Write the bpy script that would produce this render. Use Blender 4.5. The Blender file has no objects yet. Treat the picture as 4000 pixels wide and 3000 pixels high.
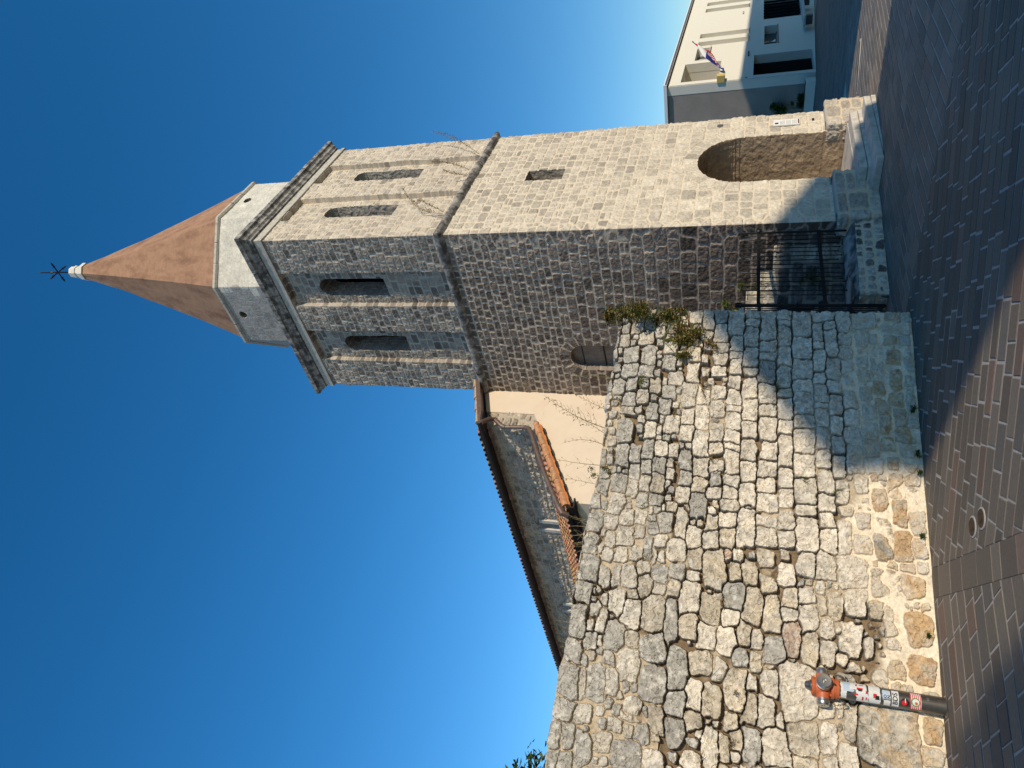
import bpy, math, random
import numpy as np
from mathutils import Vector, Matrix

# ------------------------------------------------------------------ camera, world, sun
scn = bpy.context.scene
COL = scn.collection
S = 3.504                                   # side of the tower, metres in this scene
cam_d = bpy.data.cameras.new('camera')
cam = bpy.data.objects.new('camera', cam_d)
COL.objects.link(cam)
cam.matrix_world = Matrix(((0.254839, 0.689437, -0.678036, -8.942334),
                           (0.19496, -0.72342, -0.662309, -5.437583),
                           (-0.947126, 0.036592, -0.318768, 1.6), (0, 0, 0, 1)))
cam_d.sensor_width = 36.0
cam_d.lens = 24.388
cam_d.clip_start = 0.05
cam_d.clip_end = 2000.0
scn.camera = cam
PHI, ELEV = math.radians(10.0), math.radians(19.0)
TO_SUN = Vector((-math.sin(PHI) * math.cos(ELEV), -math.cos(PHI) * math.cos(ELEV), math.sin(ELEV)))
world = bpy.data.worlds.new('World')
scn.world = world
world.use_nodes = True
wn_ = world.node_tree
wn_.nodes.clear()
sky = wn_.nodes.new('ShaderNodeTexSky')
sky.sky_type = 'NISHITA'
sky.sun_disc = False
sky.sun_elevation = ELEV
sky.sun_rotation = math.atan2(TO_SUN.x, TO_SUN.y)
sky.altitude = 20
sky.air_density = 1.0
sky.dust_density = 0.0
sky.ozone_density = 3.2
bg = wn_.nodes.new('ShaderNodeBackground')
bg.inputs['Strength'].default_value = 0.145
wo = wn_.nodes.new('ShaderNodeOutputWorld')
hs_ = wn_.nodes.new('ShaderNodeHueSaturation')
hs_.inputs['Saturation'].default_value = 1.30
wn_.links.new(sky.outputs[0], hs_.inputs['Color'])
wn_.links.new(hs_.outputs[0], bg.inputs[0])
wn_.links.new(bg.outputs[0], wo.inputs[0])
sun_d = bpy.data.lights.new('sun', 'SUN')
sun_d.energy = 3.7
sun_d.angle = math.radians(0.5)
sun_d.color = (1.0, 0.86, 0.66)
sun = bpy.data.objects.new('sun', sun_d)
COL.objects.link(sun)
sun.rotation_euler = TO_SUN.to_track_quat('Z', 'Y').to_euler()
scn.view_settings.view_transform = 'Standard'
scn.view_settings.look = 'None'
scn.view_settings.exposure = 0.15
scn.view_settings.gamma = 1.0

# ------------------------------------------------------------------ tagging
def tag(o, label=None, cat=None, group=None, kind=None):
    if label: o['label'] = label
    if cat: o['category'] = cat
    if group: o['group'] = group
    if kind: o['kind'] = kind
    return o

def empty(name, loc=(0, 0, 0), rz=0, **kw):
    o = bpy.data.objects.new(name, None)
    o.empty_display_size = 0.2
    COL.objects.link(o)
    o.location = loc
    o.rotation_euler = (0, 0, rz)
    return tag(o, **kw)

def copy_tree(o, parent=None):
    c = o.copy()
    COL.objects.link(c)
    c.parent = parent
    for ch in list(o.children):
        copy_tree(ch, c)
    return c

# ------------------------------------------------------------------ materials
def _mat(name):
    m = bpy.data.materials.new(name)
    m.use_nodes = True
    nt = m.node_tree
    b = nt.nodes['Principled BSDF']
    return m, nt, b

def noise_node(nt, scale, detail=6, rough=0.6, coord='Object'):
    tc = nt.nodes.new('ShaderNodeTexCoord')
    n = nt.nodes.new('ShaderNodeTexNoise')
    n.inputs['Scale'].default_value = scale
    n.inputs['Detail'].default_value = detail
    n.inputs['Roughness'].default_value = rough
    nt.links.new(tc.outputs[coord], n.inputs['Vector'])
    return n

def ramp(nt, src, lo, hi, c0, c1):
    r = nt.nodes.new('ShaderNodeMapRange')
    r.inputs['From Min'].default_value = lo
    r.inputs['From Max'].default_value = hi
    r.inputs['To Min'].default_value = c0
    r.inputs['To Max'].default_value = c1
    nt.links.new(src, r.inputs['Value'])
    return r.outputs['Result']

def mulcol(nt, a, fac_socket):
    m = nt.nodes.new('ShaderNodeMix')
    m.data_type = 'RGBA'
    m.blend_type = 'MULTIPLY'
    m.inputs['Factor'].default_value = 1.0
    nt.links.new(a, m.inputs['A'])
    nt.links.new(fac_socket, m.inputs['B'])
    return m.outputs['Result']

def mat_attr(name, rough=0.92, fine=60, amp=0.35, bump=0.35, bscale=45, bdist=0.006, spots=0.0):
    """colour comes from the per-vertex stone colours; fine grain and bump are procedural"""
    m, nt, b = _mat(name)
    at = nt.nodes.new('ShaderNodeAttribute')
    at.attribute_name = 'col'
    n = noise_node(nt, fine, 8, 0.7)
    f = ramp(nt, n.outputs['Fac'], 0.3, 0.7, 1 - amp, 1 + amp)
    c = mulcol(nt, at.outputs['Color'], f)
    if spots:
        v = noise_node(nt, 23, 5, 0.75)
        f2 = ramp(nt, v.outputs['Fac'], 0.56, 0.68, 1.0, 1.0 - spots)
        c = mulcol(nt, c, f2)
    nt.links.new(c, b.inputs['Base Color'])
    b.inputs['Roughness'].default_value = rough
    b.inputs['Specular IOR Level'].default_value = 0.15
    n2 = noise_node(nt, bscale, 10, 0.72)
    bp = nt.nodes.new('ShaderNodeBump')
    bp.inputs['Strength'].default_value = bump
    bp.inputs['Distance'].default_value = bdist
    nt.links.new(n2.outputs['Fac'], bp.inputs['Height'])
    nt.links.new(bp.outputs['Normal'], b.inputs['Normal'])
    return m

def mat(name, col, rough=0.8, metal=0.0, var=0.0, vscale=8, bump=0.0, bscale=40, bdist=0.004, spec=0.3,
        col2=None, lo=0.4, hi=0.65, scale_vec=None):
    m, nt, b = _mat(name)
    b.inputs['Roughness'].default_value = rough
    b.inputs['Metallic'].default_value = metal
    b.inputs['Specular IOR Level'].default_value = spec
    b.inputs['Base Color'].default_value = (*col, 1)
    if var or col2:
        n = noise_node(nt, vscale, 7, 0.65)
        if scale_vec:
            mp = nt.nodes.new('ShaderNodeMapping')
            mp.inputs['Scale'].default_value = scale_vec
            tc = nt.nodes.new('ShaderNodeTexCoord')
            nt.links.new(tc.outputs['Object'], mp.inputs['Vector'])
            nt.links.new(mp.outputs['Vector'], n.inputs['Vector'])
        if col2:
            mx = nt.nodes.new('ShaderNodeMix')
            mx.data_type = 'RGBA'
            mx.inputs['A'].default_value = (*col, 1)
            mx.inputs['B'].default_value = (*col2, 1)
            nt.links.new(ramp(nt, n.outputs['Fac'], lo, hi, 0, 1), mx.inputs['Factor'])
            src = mx.outputs['Result']
        else:
            rgb = nt.nodes.new('ShaderNodeRGB')
            rgb.outputs[0].default_value = (*col, 1)
            src = rgb.outputs[0]
        if var:
            n2 = noise_node(nt, vscale * 2.3, 7, 0.7)
            src = mulcol(nt, src, ramp(nt, n2.outputs['Fac'], 0.3, 0.7, 1 - var, 1 + var))
        nt.links.new(src, b.inputs['Base Color'])
    if bump:
        n3 = noise_node(nt, bscale, 8, 0.7)
        bp = nt.nodes.new('ShaderNodeBump')
        bp.inputs['Strength'].default_value = bump
        bp.inputs['Distance'].default_value = bdist
        nt.links.new(n3.outputs['Fac'], bp.inputs['Height'])
        nt.links.new(bp.outputs['Normal'], b.inputs['Normal'])
    return m

def mat_leaf(name, col, var=0.4):
    m, nt, b = _mat(name)
    n = noise_node(nt, 14, 3, 0.6)
    rgb = nt.nodes.new('ShaderNodeRGB')
    rgb.outputs[0].default_value = (*col, 1)
    c = mulcol(nt, rgb.outputs[0], ramp(nt, n.outputs['Fac'], 0.3, 0.7, 1 - var, 1 + var))
    nt.links.new(c, b.inputs['Base Color'])
    b.inputs['Roughness'].default_value = 0.6
    b.inputs['Specular IOR Level'].default_value = 0.3
    tr = nt.nodes.new('ShaderNodeBsdfTranslucent')
    nt.links.new(c, tr.inputs['Color'])
    mx = nt.nodes.new('ShaderNodeMixShader')
    mx.inputs[0].default_value = 0.25
    nt.links.new(b.outputs[0], mx.inputs[1])
    nt.links.new(tr.outputs[0], mx.inputs[2])
    nt.links.new(mx.outputs[0], nt.nodes['Material Output'].inputs['Surface'])
    return m

M = {}
M['stone'] = mat_attr('weathered limestone', amp=0.20, fine=70, bump=0.5, bscale=38, bdist=0.012)
M['rubble'] = mat_attr('rubble limestone', amp=0.24, fine=42, bump=0.6, bscale=30, bdist=0.014, spots=0.25)
M['paver'] = mat_attr('stone paver', rough=0.72, amp=0.16, fine=35, bump=0.22, bscale=30, bdist=0.004)
M['tile'] = mat_attr('clay roof tile', amp=0.35, fine=18, bump=0.3, bscale=25, bdist=0.006, spots=0.35)
M['asphalt'] = mat('worn paving', (0.105, 0.092, 0.082), rough=0.85, var=0.25, vscale=3, bump=0.2)
M['joint'] = mat('pale joint mortar', (0.40, 0.37, 0.33), rough=0.95, var=0.2, vscale=10, bump=0.3)
M['cut'] = mat('dressed stone', (0.46, 0.43, 0.37), rough=0.9, var=0.18, vscale=9, bump=0.35, bscale=30, bdist=0.006,
               col2=(0.27, 0.25, 0.22), lo=0.5, hi=0.72)
M['cut_pale'] = mat('pale dressed stone', (0.55, 0.52, 0.46), rough=0.9, var=0.12, vscale=6, bump=0.4, bscale=45, bdist=0.01,
                    col2=(0.42, 0.40, 0.36), lo=0.45, hi=0.7)
M['cornice'] = mat('weathered cornice stone', (0.36, 0.34, 0.31), rough=0.93, var=0.3, vscale=7, bump=0.5, bscale=30, bdist=0.01,
                   col2=(0.09, 0.085, 0.08), lo=0.38, hi=0.58)
M['step'] = mat('worn step stone', (0.56, 0.52, 0.45), rough=0.85, var=0.12, vscale=5, bump=0.4, bscale=14, bdist=0.01,
                col2=(0.33, 0.30, 0.26), lo=0.5, hi=0.7)
M['spire'] = mat('terracotta spire render', (0.33, 0.19, 0.116), rough=0.95, var=0.16, vscale=3.0, bump=0.25, bscale=22, bdist=0.008,
                 col2=(0.20, 0.105, 0.065), lo=0.46, hi=0.70, scale_vec=(1.3, 1.3, 0.3))
M['white_cap'] = mat('pale finial stone', (0.62, 0.59, 0.52), rough=0.85, var=0.06, vscale=12)
M['iron'] = mat('black wrought iron', (0.012, 0.014, 0.016), rough=0.45, metal=0.4, var=0.3, vscale=30)
M['lead'] = mat('grey roof lead', (0.11, 0.11, 0.12), rough=0.6, metal=0.3, var=0.2, vscale=5)
M['stucco'] = mat('cream stucco', (0.66, 0.555, 0.435), rough=0.95, var=0.04, vscale=1.5, bump=0.15, bscale=70, bdist=0.003,
                  col2=(0.62, 0.48, 0.37), lo=0.55, hi=0.75)
M['copper'] = mat('browned copper pipe', (0.16, 0.105, 0.09), rough=0.5, metal=0.35, var=0.25, vscale=9,
                  col2=(0.15, 0.16, 0.13), lo=0.5, hi=0.66)
M['soffit'] = mat('dark eaves board', (0.03, 0.026, 0.024), rough=0.9)
M['orange_edge'] = mat('fresh orange tile mortar', (0.50, 0.17, 0.05), rough=0.9, var=0.15, vscale=8)
M['wood'] = mat('weathered wooden shutter', (0.24, 0.20, 0.165), rough=0.9, var=0.3, vscale=4, scale_vec=(30, 30, 2), col2=(0.16, 0.12, 0.09))
M['dark'] = mat('dark interior', (0.02, 0.018, 0.016), rough=0.95)  # near-black colour stands in for the shade inside unlit openings
M['dirt'] = mat('packed earth', (0.10, 0.085, 0.06), rough=1.0, var=0.3, vscale=3)
M['render_white'] = mat('off white render', (0.70, 0.66, 0.55), rough=0.9, var=0.03, vscale=2.0, bump=0.12, bscale=30, bdist=0.01)
M['render_grey'] = mat('bare grey render', (0.30, 0.26, 0.22), rough=0.95, var=0.12, vscale=0.6, bump=0.1, bscale=20)
M['trim_white'] = mat('white painted metal', (0.75, 0.75, 0.73), rough=0.5)
M['glass'] = mat('dark window glass', (0.02, 0.025, 0.03), rough=0.08, spec=0.6)
M['redbrown'] = mat('red brown frame', (0.12, 0.04, 0.03), rough=0.6)
M['steel'] = mat('brushed steel', (0.42, 0.41, 0.39), rough=0.32, metal=0.9, var=0.08, vscale=20)
M['pole'] = mat('dull steel pole', (0.19, 0.175, 0.16), rough=0.33, metal=0.85, var=0.15, vscale=12)
M['orange'] = mat('orange hydrant paint', (0.47, 0.115, 0.04), rough=0.5, var=0.12, vscale=14, bump=0.05, spec=0.4)
M['chain'] = mat('rusty chain', (0.12, 0.10, 0.08), rough=0.6, metal=0.6)
M['paper'] = mat('torn white sticker', (0.62, 0.62, 0.60), rough=0.6, var=0.12, vscale=60)
M['paperblue'] = mat('pale blue sticker', (0.42, 0.50, 0.60), rough=0.6, var=0.15, vscale=60)
M['black'] = mat('black print', (0.01, 0.01, 0.01), rough=0.6)
M['red'] = mat('red print', (0.55, 0.02, 0.03), rough=0.6)
M['green'] = mat('green print', (0.10, 0.25, 0.05), rough=0.6)
M['blue'] = mat('blue cloth', (0.02, 0.035, 0.25), rough=0.8)
M['flagwhite'] = mat('white cloth', (0.70, 0.70, 0.70), rough=0.8)
M['flagred'] = mat('red cloth', (0.50, 0.02, 0.03), rough=0.8)
M['yellow'] = mat('yellow housing', (0.60, 0.43, 0.13), rough=0.6)
M['leaf'] = mat_leaf('green leaves', (0.13, 0.17, 0.035))
M['leafdark'] = mat_leaf('dark green leaves', (0.035, 0.075, 0.02))
M['leafdry'] = mat_leaf('dry yellow leaves', (0.33, 0.25, 0.09))
M['leafbrown'] = mat_leaf('dead brown leaves', (0.20, 0.10, 0.04))
M['stem'] = mat('dry stem', (0.24, 0.18, 0.09), rough=0.9, var=0.3, vscale=20)
M['stemgreen'] = mat('green stem', (0.12, 0.13, 0.04), rough=0.9, var=0.3, vscale=20)
M['bark'] = mat('bark', (0.10, 0.075, 0.05), rough=0.95, var=0.3, vscale=12, bump=0.4)

# ------------------------------------------------------------------ numpy noise
def _h(ix, iy, seed):
    n = (ix.astype(np.int64) * 374761393 + iy.astype(np.int64) * 668265263 + seed * 1442695041) & 0xffffffff
    n = ((n ^ (n >> 13)) * 1274126177) & 0xffffffff
    n = ((n ^ (n >> 16)) * 2246822519) & 0xffffffff
    return ((n ^ (n >> 15)) & 0xffffff) / float(0xffffff)

def vn(x, y, seed=0):
    x = np.asarray(x, float); y = np.asarray(y, float)
    fx = np.floor(x); fy = np.floor(y)
    tx = x - fx; ty = y - fy
    tx = tx * tx * (3 - 2 * tx); ty = ty * ty * (3 - 2 * ty)
    a = _h(fx, fy, seed); b = _h(fx + 1, fy, seed)
    c = _h(fx, fy + 1, seed); d = _h(fx + 1, fy + 1, seed)
    return (a + (b - a) * tx) * (1 - ty) + (c + (d - c) * tx) * ty

def fbm(x, y, seed=0, octv=4, gain=0.5):
    s = 0; a = 1; t = 0
    for i in range(octv):
        s = s + a * vn(x * 2 ** i + 17.3 * i, y * 2 ** i - 9.1 * i, seed + i * 31)
        t += a; a *= gain
    return s / t          # 0..1

def sstep(a, b, v):
    t = np.clip((v - a) / (b - a), 0, 1)
    return t * t * (3 - 2 * t)

# ------------------------------------------------------------------ mesh helpers
def mesh_np(name, V, F, m, parent=None, col=None, smooth=False):
    V = np.asarray(V, np.float32); F = np.asarray(F, np.int32)
    me = bpy.data.meshes.new(name)
    nf, k = F.shape
    me.vertices.add(len(V)); me.vertices.foreach_set('co', V.ravel())
    me.loops.add(nf * k); me.loops.foreach_set('vertex_index', F.ravel())
    me.polygons.add(nf); me.polygons.foreach_set('loop_start', np.arange(0, nf * k, k, dtype=np.int32))
    me.update(calc_edges=True)
    me.polygons.foreach_set('use_smooth', np.full(nf, smooth))
    if col is not None:
        a = me.color_attributes.new('col', 'FLOAT_COLOR', 'POINT')
        c4 = np.ones((len(V), 4), np.float32); c4[:, :3] = col
        a.data.foreach_set('color', c4.ravel())
    me.materials.append(m)
    me.validate()
    o = bpy.data.objects.new(name, me)
    COL.objects.link(o)
    if parent: o.parent = parent
    return o

class MB:
    """collects simple shapes and links them as one mesh object"""
    def __init__(s): s.v = []; s.f = []; s.c = []
    def add(s, vs, fs, col=None):
        n = len(s.v); s.v += [tuple(v) for v in vs]; s.f += [tuple(i + n for i in f) for f in fs]
        s.c += [col or (0.5, 0.5, 0.5)] * len(vs)
    def box(s, c, d, R=None, col=None, jit=0.0, rng=None):
        vs = []
        for x in (-1, 1):
            for y in (-1, 1):
                for z in (-1, 1):
                    p = Vector((x * d[0] / 2, y * d[1] / 2, z * d[2] / 2))
                    if jit: p += Vector([rng.uniform(-jit, jit) for _ in range(3)])
                    if R is not None: p = R @ p
                    vs.append(p + Vector(c))
        s.add(vs, [(0, 1, 3, 2), (4, 6, 7, 5), (0, 4, 5, 1), (2, 3, 7, 6), (0, 2, 6, 4), (1, 5, 7, 3)], col)
    def prism(s, poly, ext, col=None):
        """poly: list of 3-D points (one planar face); ext: extrusion vector"""
        n = len(poly); e = Vector(ext)
        vs = [Vector(p) for p in poly] + [Vector(p) + e for p in poly]
        s.add(vs, [tuple(range(n))[::-1], tuple(range(n, 2 * n))] + [(i, (i + 1) % n, n + (i + 1) % n, n + i) for i in range(n)], col)
    def tube(s, pts, r, n=8, col=None, cap=True):
        pts = [Vector(p) for p in pts]
        rs = r if isinstance(r, (list, tuple)) else [r] * len(pts)
        vs = []; fs = []
        up = Vector((0, 0, 1))
        prev = None
        for i, p in enumerate(pts):
            t = (pts[min(i + 1, len(pts) - 1)] - pts[max(i - 1, 0)]).normalized()
            if prev is None:
                a = t.cross(up)
                if a.length < 0.05: a = t.cross(Vector((1, 0, 0)))
                a.normalize()
            else:
                a = (prev - t * prev.dot(t)).normalized()
            prev = a
            b = t.cross(a)
            for k in range(n):
                an = 2 * math.pi * k / n
                vs.append(p + (a * math.cos(an) + b * math.sin(an)) * rs[i])
        for i in range(len(pts) - 1):
            for k in range(n):
                fs.append((i * n + k, i * n + (k + 1) % n, (i + 1) * n + (k + 1) % n, (i + 1) * n + k))
        if cap:
            fs.append(tuple(range(n))[::-1]); fs.append(tuple(range((len(pts) - 1) * n, len(pts) * n)))
        s.add(vs, fs, col)
    def lathe(s, origin, axis, prof, n=24, col=None):
        """prof: (distance along axis, radius) pairs"""
        ax = Vector(axis).normalized()
        a = ax.cross(Vector((0, 0, 1)))
        if a.length < 0.05: a = Vector((1, 0, 0))
        a.normalize(); b = ax.cross(a)
        vs = []; fs = []
        for (h, r) in prof:
            for k in range(n):
                an = 2 * math.pi * k / n
                vs.append(Vector(origin) + ax * h + (a * math.cos(an) + b * math.sin(an)) * max(r, 1e-4))
        for i in range(len(prof) - 1):
            for k in range(n):
                fs.append((i * n + k, i * n + (k + 1) % n, (i + 1) * n + (k + 1) % n, (i + 1) * n + k))
        fs.append(tuple(range(n))[::-1]); fs.append(tuple(range((len(prof) - 1) * n, len(prof) * n)))
        s.add(vs, fs, col)
    def build(s, name, m, parent=None, smooth=False, bevel=0.0, attr=False):
        me = bpy.data.meshes.new(name)
        me.from_pydata([tuple(v) for v in s.v], [], s.f)
        me.update()
        if attr:
            a = me.color_attributes.new('col', 'FLOAT_COLOR', 'POINT')
            for i, c in enumerate(s.c): a.data[i].color = (*c, 1)
        import bmesh
        bm = bmesh.new(); bm.from_mesh(me)
        bmesh.ops.recalc_face_normals(bm, faces=bm.faces)
        if bevel:
            es = [e for e in bm.edges if len(e.link_faces) == 2 and e.calc_face_angle(0) > 0.5]
            bmesh.ops.bevel(bm, geom=es, offset=bevel, segments=2, affect='EDGES', profile=0.6)
        for f in bm.faces: f.smooth = smooth
        bm.to_mesh(me); bm.free()
        if smooth:
            me.set_sharp_from_angle(angle=math.radians(38))
        me.materials.append(m)
        o = bpy.data.objects.new(name, me)
        COL.objects.link(o)
        if parent: o.parent = parent
        return o

# ------------------------------------------------------------------ masonry engine
def plan_path(pts, du, r=0.015):
    """dense plan curve through pts with rounded corners; outward normal is right of travel"""
    P = []; N = []; Sv = []
    s = 0.0
    pts = [np.array(p, float) for p in pts]
    for i in range(len(pts) - 1):
        a, b = pts[i], pts[i + 1]
        L = np.linalg.norm(b - a); d = (b - a) / L; n = np.array([d[1], -d[0]])
        k = max(2, int(round(L / du)))
        t0 = 0.0 if i == 0 else r
        t1 = L if i == len(pts) - 2 else L - r
        for j in range(k + 1):
            t = t0 + (t1 - t0) * j / k
            P.append(a + d * t); N.append(n); Sv.append(s + t)
        if i < len(pts) - 2:
            d2 = pts[i + 2] - b; d2 = d2 / np.linalg.norm(d2); n2 = np.array([d2[1], -d2[0]])
            for j in (1, 2, 3):
                w = j / 4.0
                nn = n * (1 - w) + n2 * w; nn /= np.linalg.norm(nn)
                q = (b - d * r) * (1 - w) ** 2 + 2 * w * (1 - w) * b + (b + d2 * r) * w * w
                P.append(q); N.append(nn); Sv.append(s + L + (w - 0.5) * 2 * r)
        s += L
    return np.array(P), np.array(N), np.array(Sv)

def partition(SS, ZZ, WS, WZ, stones, p=4.0, reach=1.5):
    """nearest and second-nearest super-ellipse stone for every grid point"""
    v1 = np.full(SS.shape, 9.0); v2 = np.full(SS.shape, 9.0); idx = np.full(SS.shape, -1, int)
    sv = SS[:, 0]; zv = ZZ[0, :]
    for i, (cs, cz, a, b) in enumerate(stones):
        i0, i1 = np.searchsorted(sv, [cs - a * reach - 0.02, cs + a * reach + 0.02])
        j0, j1 = np.searchsorted(zv, [cz - b * reach - 0.02, cz + b * reach + 0.02])
        if i1 <= i0 or j1 <= j0: continue
        sl = (slice(i0, i1), slice(j0, j1))
        d = (np.abs((WS[sl] - cs) / a) ** p + np.abs((WZ[sl] - cz) / b) ** p) ** (1 / p)
        # distance in metres from this stone's edge, so large and small stones share joints fairly
        d = (d - 1) * min(a, b)
        o1 = v1[sl]; o2 = v2[sl]; oi = idx[sl]
        nb = d < o1
        v2[sl] = np.where(nb, o1, np.minimum(o2, d))
        v1[sl] = np.where(nb, d, o1)
        idx[sl] = np.where(nb, i, oi)
    return v1, v2, idx

def coursed(s0, s1, z0, z1, hf, lf, rng, gap_lean=0.0):
    out = []
    z = z0
    while z < z1:
        h = hf(z) * rng.uniform(0.82, 1.2)
        s = s0 - rng.uniform(0, 0.2)
        while s < s1:
            l = lf(s, z) * rng.uniform(0.6, 1.45)
            if rng.random() < 0.07 and h > 0.13:
                out.append((s + l / 2, z + h * 0.27, l / 2, h * 0.25)); out.append((s + l / 2, z + h * 0.76, l / 2, h * 0.24))
            else:
                out.append((s + l / 2, z + h / 2 + rng.uniform(-.006, .006), l / 2, h / 2))
            s += l
        z += h
    return out

def build_grid(name, P, N, Sv, Z, H, C, keep, m, parent, extra_back=0.0, top_bend=None, reveals=()):
    """H: displacement (ns,nz) along the normal, C colours (ns,nz,3), keep faces (ns-1,nz-1)"""
    ns, nz = H.shape
    X = P[:, None, :] + N[:, None, :] * H[:, :, None]
    ZZ = Z if Z.ndim == 2 else np.broadcast_to(Z[None, :], (ns, nz))
    V = np.dstack([X[:, :, 0], X[:, :, 1], ZZ]).reshape(-1, 3)
    I = np.arange(ns * nz).reshape(ns, nz)
    F = np.stack([I[:-1, :-1], I[1:, :-1], I[1:, 1:], I[:-1, 1:]], -1)
    F = F[keep]
    o = mesh_np(name, V, F, m, parent, C.reshape(-1, 3))
    return o, X, ZZ, I

def reveal_mesh(name, X, ZZ, N, hole, depth, segs, m, parent, colf, inward=None):
    """quads from the boundary of the hole (bool faces) going inward by depth"""
    ns1, nz1 = hole.shape
    edges = []
    hp = np.pad(hole, 1)
    for i, j in zip(*np.where(hole)):
        if not hp[i, j + 1]: edges.append(((i, j), (i, j + 1)))
        if not hp[i + 2, j + 1]: edges.append(((i + 1, j + 1), (i + 1, j)))
        if not hp[i + 1, j]: edges.append(((i + 1, j), (i, j)))
        if not hp[i + 1, j + 2]: edges.append(((i, j + 1), (i + 1, j + 1)))
    ids = {}
    order = []; F = []
    def vid(n):
        if n not in ids:
            ids[n] = len(order) * (segs + 1); order.append(n)
        return ids[n]
    for a, b in edges:
        ia, ib = vid(a), vid(b)
        for k in range(segs):
            F.append((ia + k, ib + k, ib + k + 1, ia + k + 1))
    oi = np.array(order)
    px = X[oi[:, 0], oi[:, 1]]; pz = ZZ[oi[:, 0], oi[:, 1]]; nn = N[oi[:, 0]]
    D = np.broadcast_to((depth * np.arange(segs + 1) / segs)[None, :], (len(oi), segs + 1))
    Zc = np.broadcast_to(pz[:, None], D.shape); U = np.broadcast_to(oi[:, 0][:, None] * 0.013, D.shape)
    q = (fbm(D * 14 + U * 4, Zc * 14 + U * 20, 77, 3) - .5) * 0.03 + (fbm(D * 40 + U * 4, Zc * 40, 79, 2) - .5) * .012
    q = q * (D > 0)
    q = q * .6
    V = np.stack([px[:, 0][:, None] - nn[:, 0][:, None] * D - nn[:, 1][:, None] * q,
                  px[:, 1][:, None] - nn[:, 1][:, None] * D + nn[:, 0][:, None] * q, Zc + q * .5], -1)
    C = colf(D, Zc, U)
    C = np.broadcast_to(C, V.shape)
    return mesh_np(name, V.reshape(-1, 3), F, m, parent, C.reshape(-1, 3))

def zone_colors(idx, SS, ZZ, stones, base_fn, rng, seed):
    """one colour per stone plus blotches"""
    n = len(stones)
    cols = np.zeros((n + 1, 3))
    for i, (cs, cz, a, b) in enumerate(stones):
        cols[i] = base_fn(cs, cz, rng)
    cols[n] = 0.3
    return cols[idx]

def blend(a, b, t): return a * (1 - t[..., None]) + b * t[..., None]

# ================================================================== TOWER
tower = empty('bell_tower', (0, 0, 0), label='tall square stone bell tower with terracotta spire and arched doorway', cat='bell tower')
CREAM = np.array([0.64, 0.555, 0.43]); BJOINT = np.array([0.47, 0.40, 0.32])

def base_A(cs, cz, rng):
    w = rng.uniform(0, 1)
    lo = np.array([0.28, 0.25, 0.21]); hi = np.array([0.62, 0.555, 0.445])
    k = 0.32 + 0.48 * w + (0.22 if cz < 3.4 else -0.04 if cz > 4.6 else 0.08)
    if rng.random() < 0.08: k -= 0.3
    return lo + (hi - lo) * min(max(k, 0), 1.05)

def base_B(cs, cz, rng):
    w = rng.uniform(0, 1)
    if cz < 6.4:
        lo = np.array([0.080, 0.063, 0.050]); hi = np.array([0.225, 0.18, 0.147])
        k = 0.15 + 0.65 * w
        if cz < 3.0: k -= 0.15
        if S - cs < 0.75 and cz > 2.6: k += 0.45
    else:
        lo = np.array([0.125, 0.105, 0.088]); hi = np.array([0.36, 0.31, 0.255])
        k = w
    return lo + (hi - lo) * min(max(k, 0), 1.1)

def tower_face_base(cs, cz, rng):
    return base_B(cs, cz, rng) if cs < S else base_A(cs, cz, rng)

def arch_mask(u, z, u0, u1, z0, zspring, ztop):
    c = (u0 + u1) / 2; hw = (u1 - u0) / 2
    rect = (np.abs(u - c) < hw) & (z > z0) & (z <= zspring)
    el = (((u - c) / hw) ** 2 + ((z - zspring) / (ztop - zspring)) ** 2 < 1) & (z > zspring - 1e-6)
    return rect | el

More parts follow.
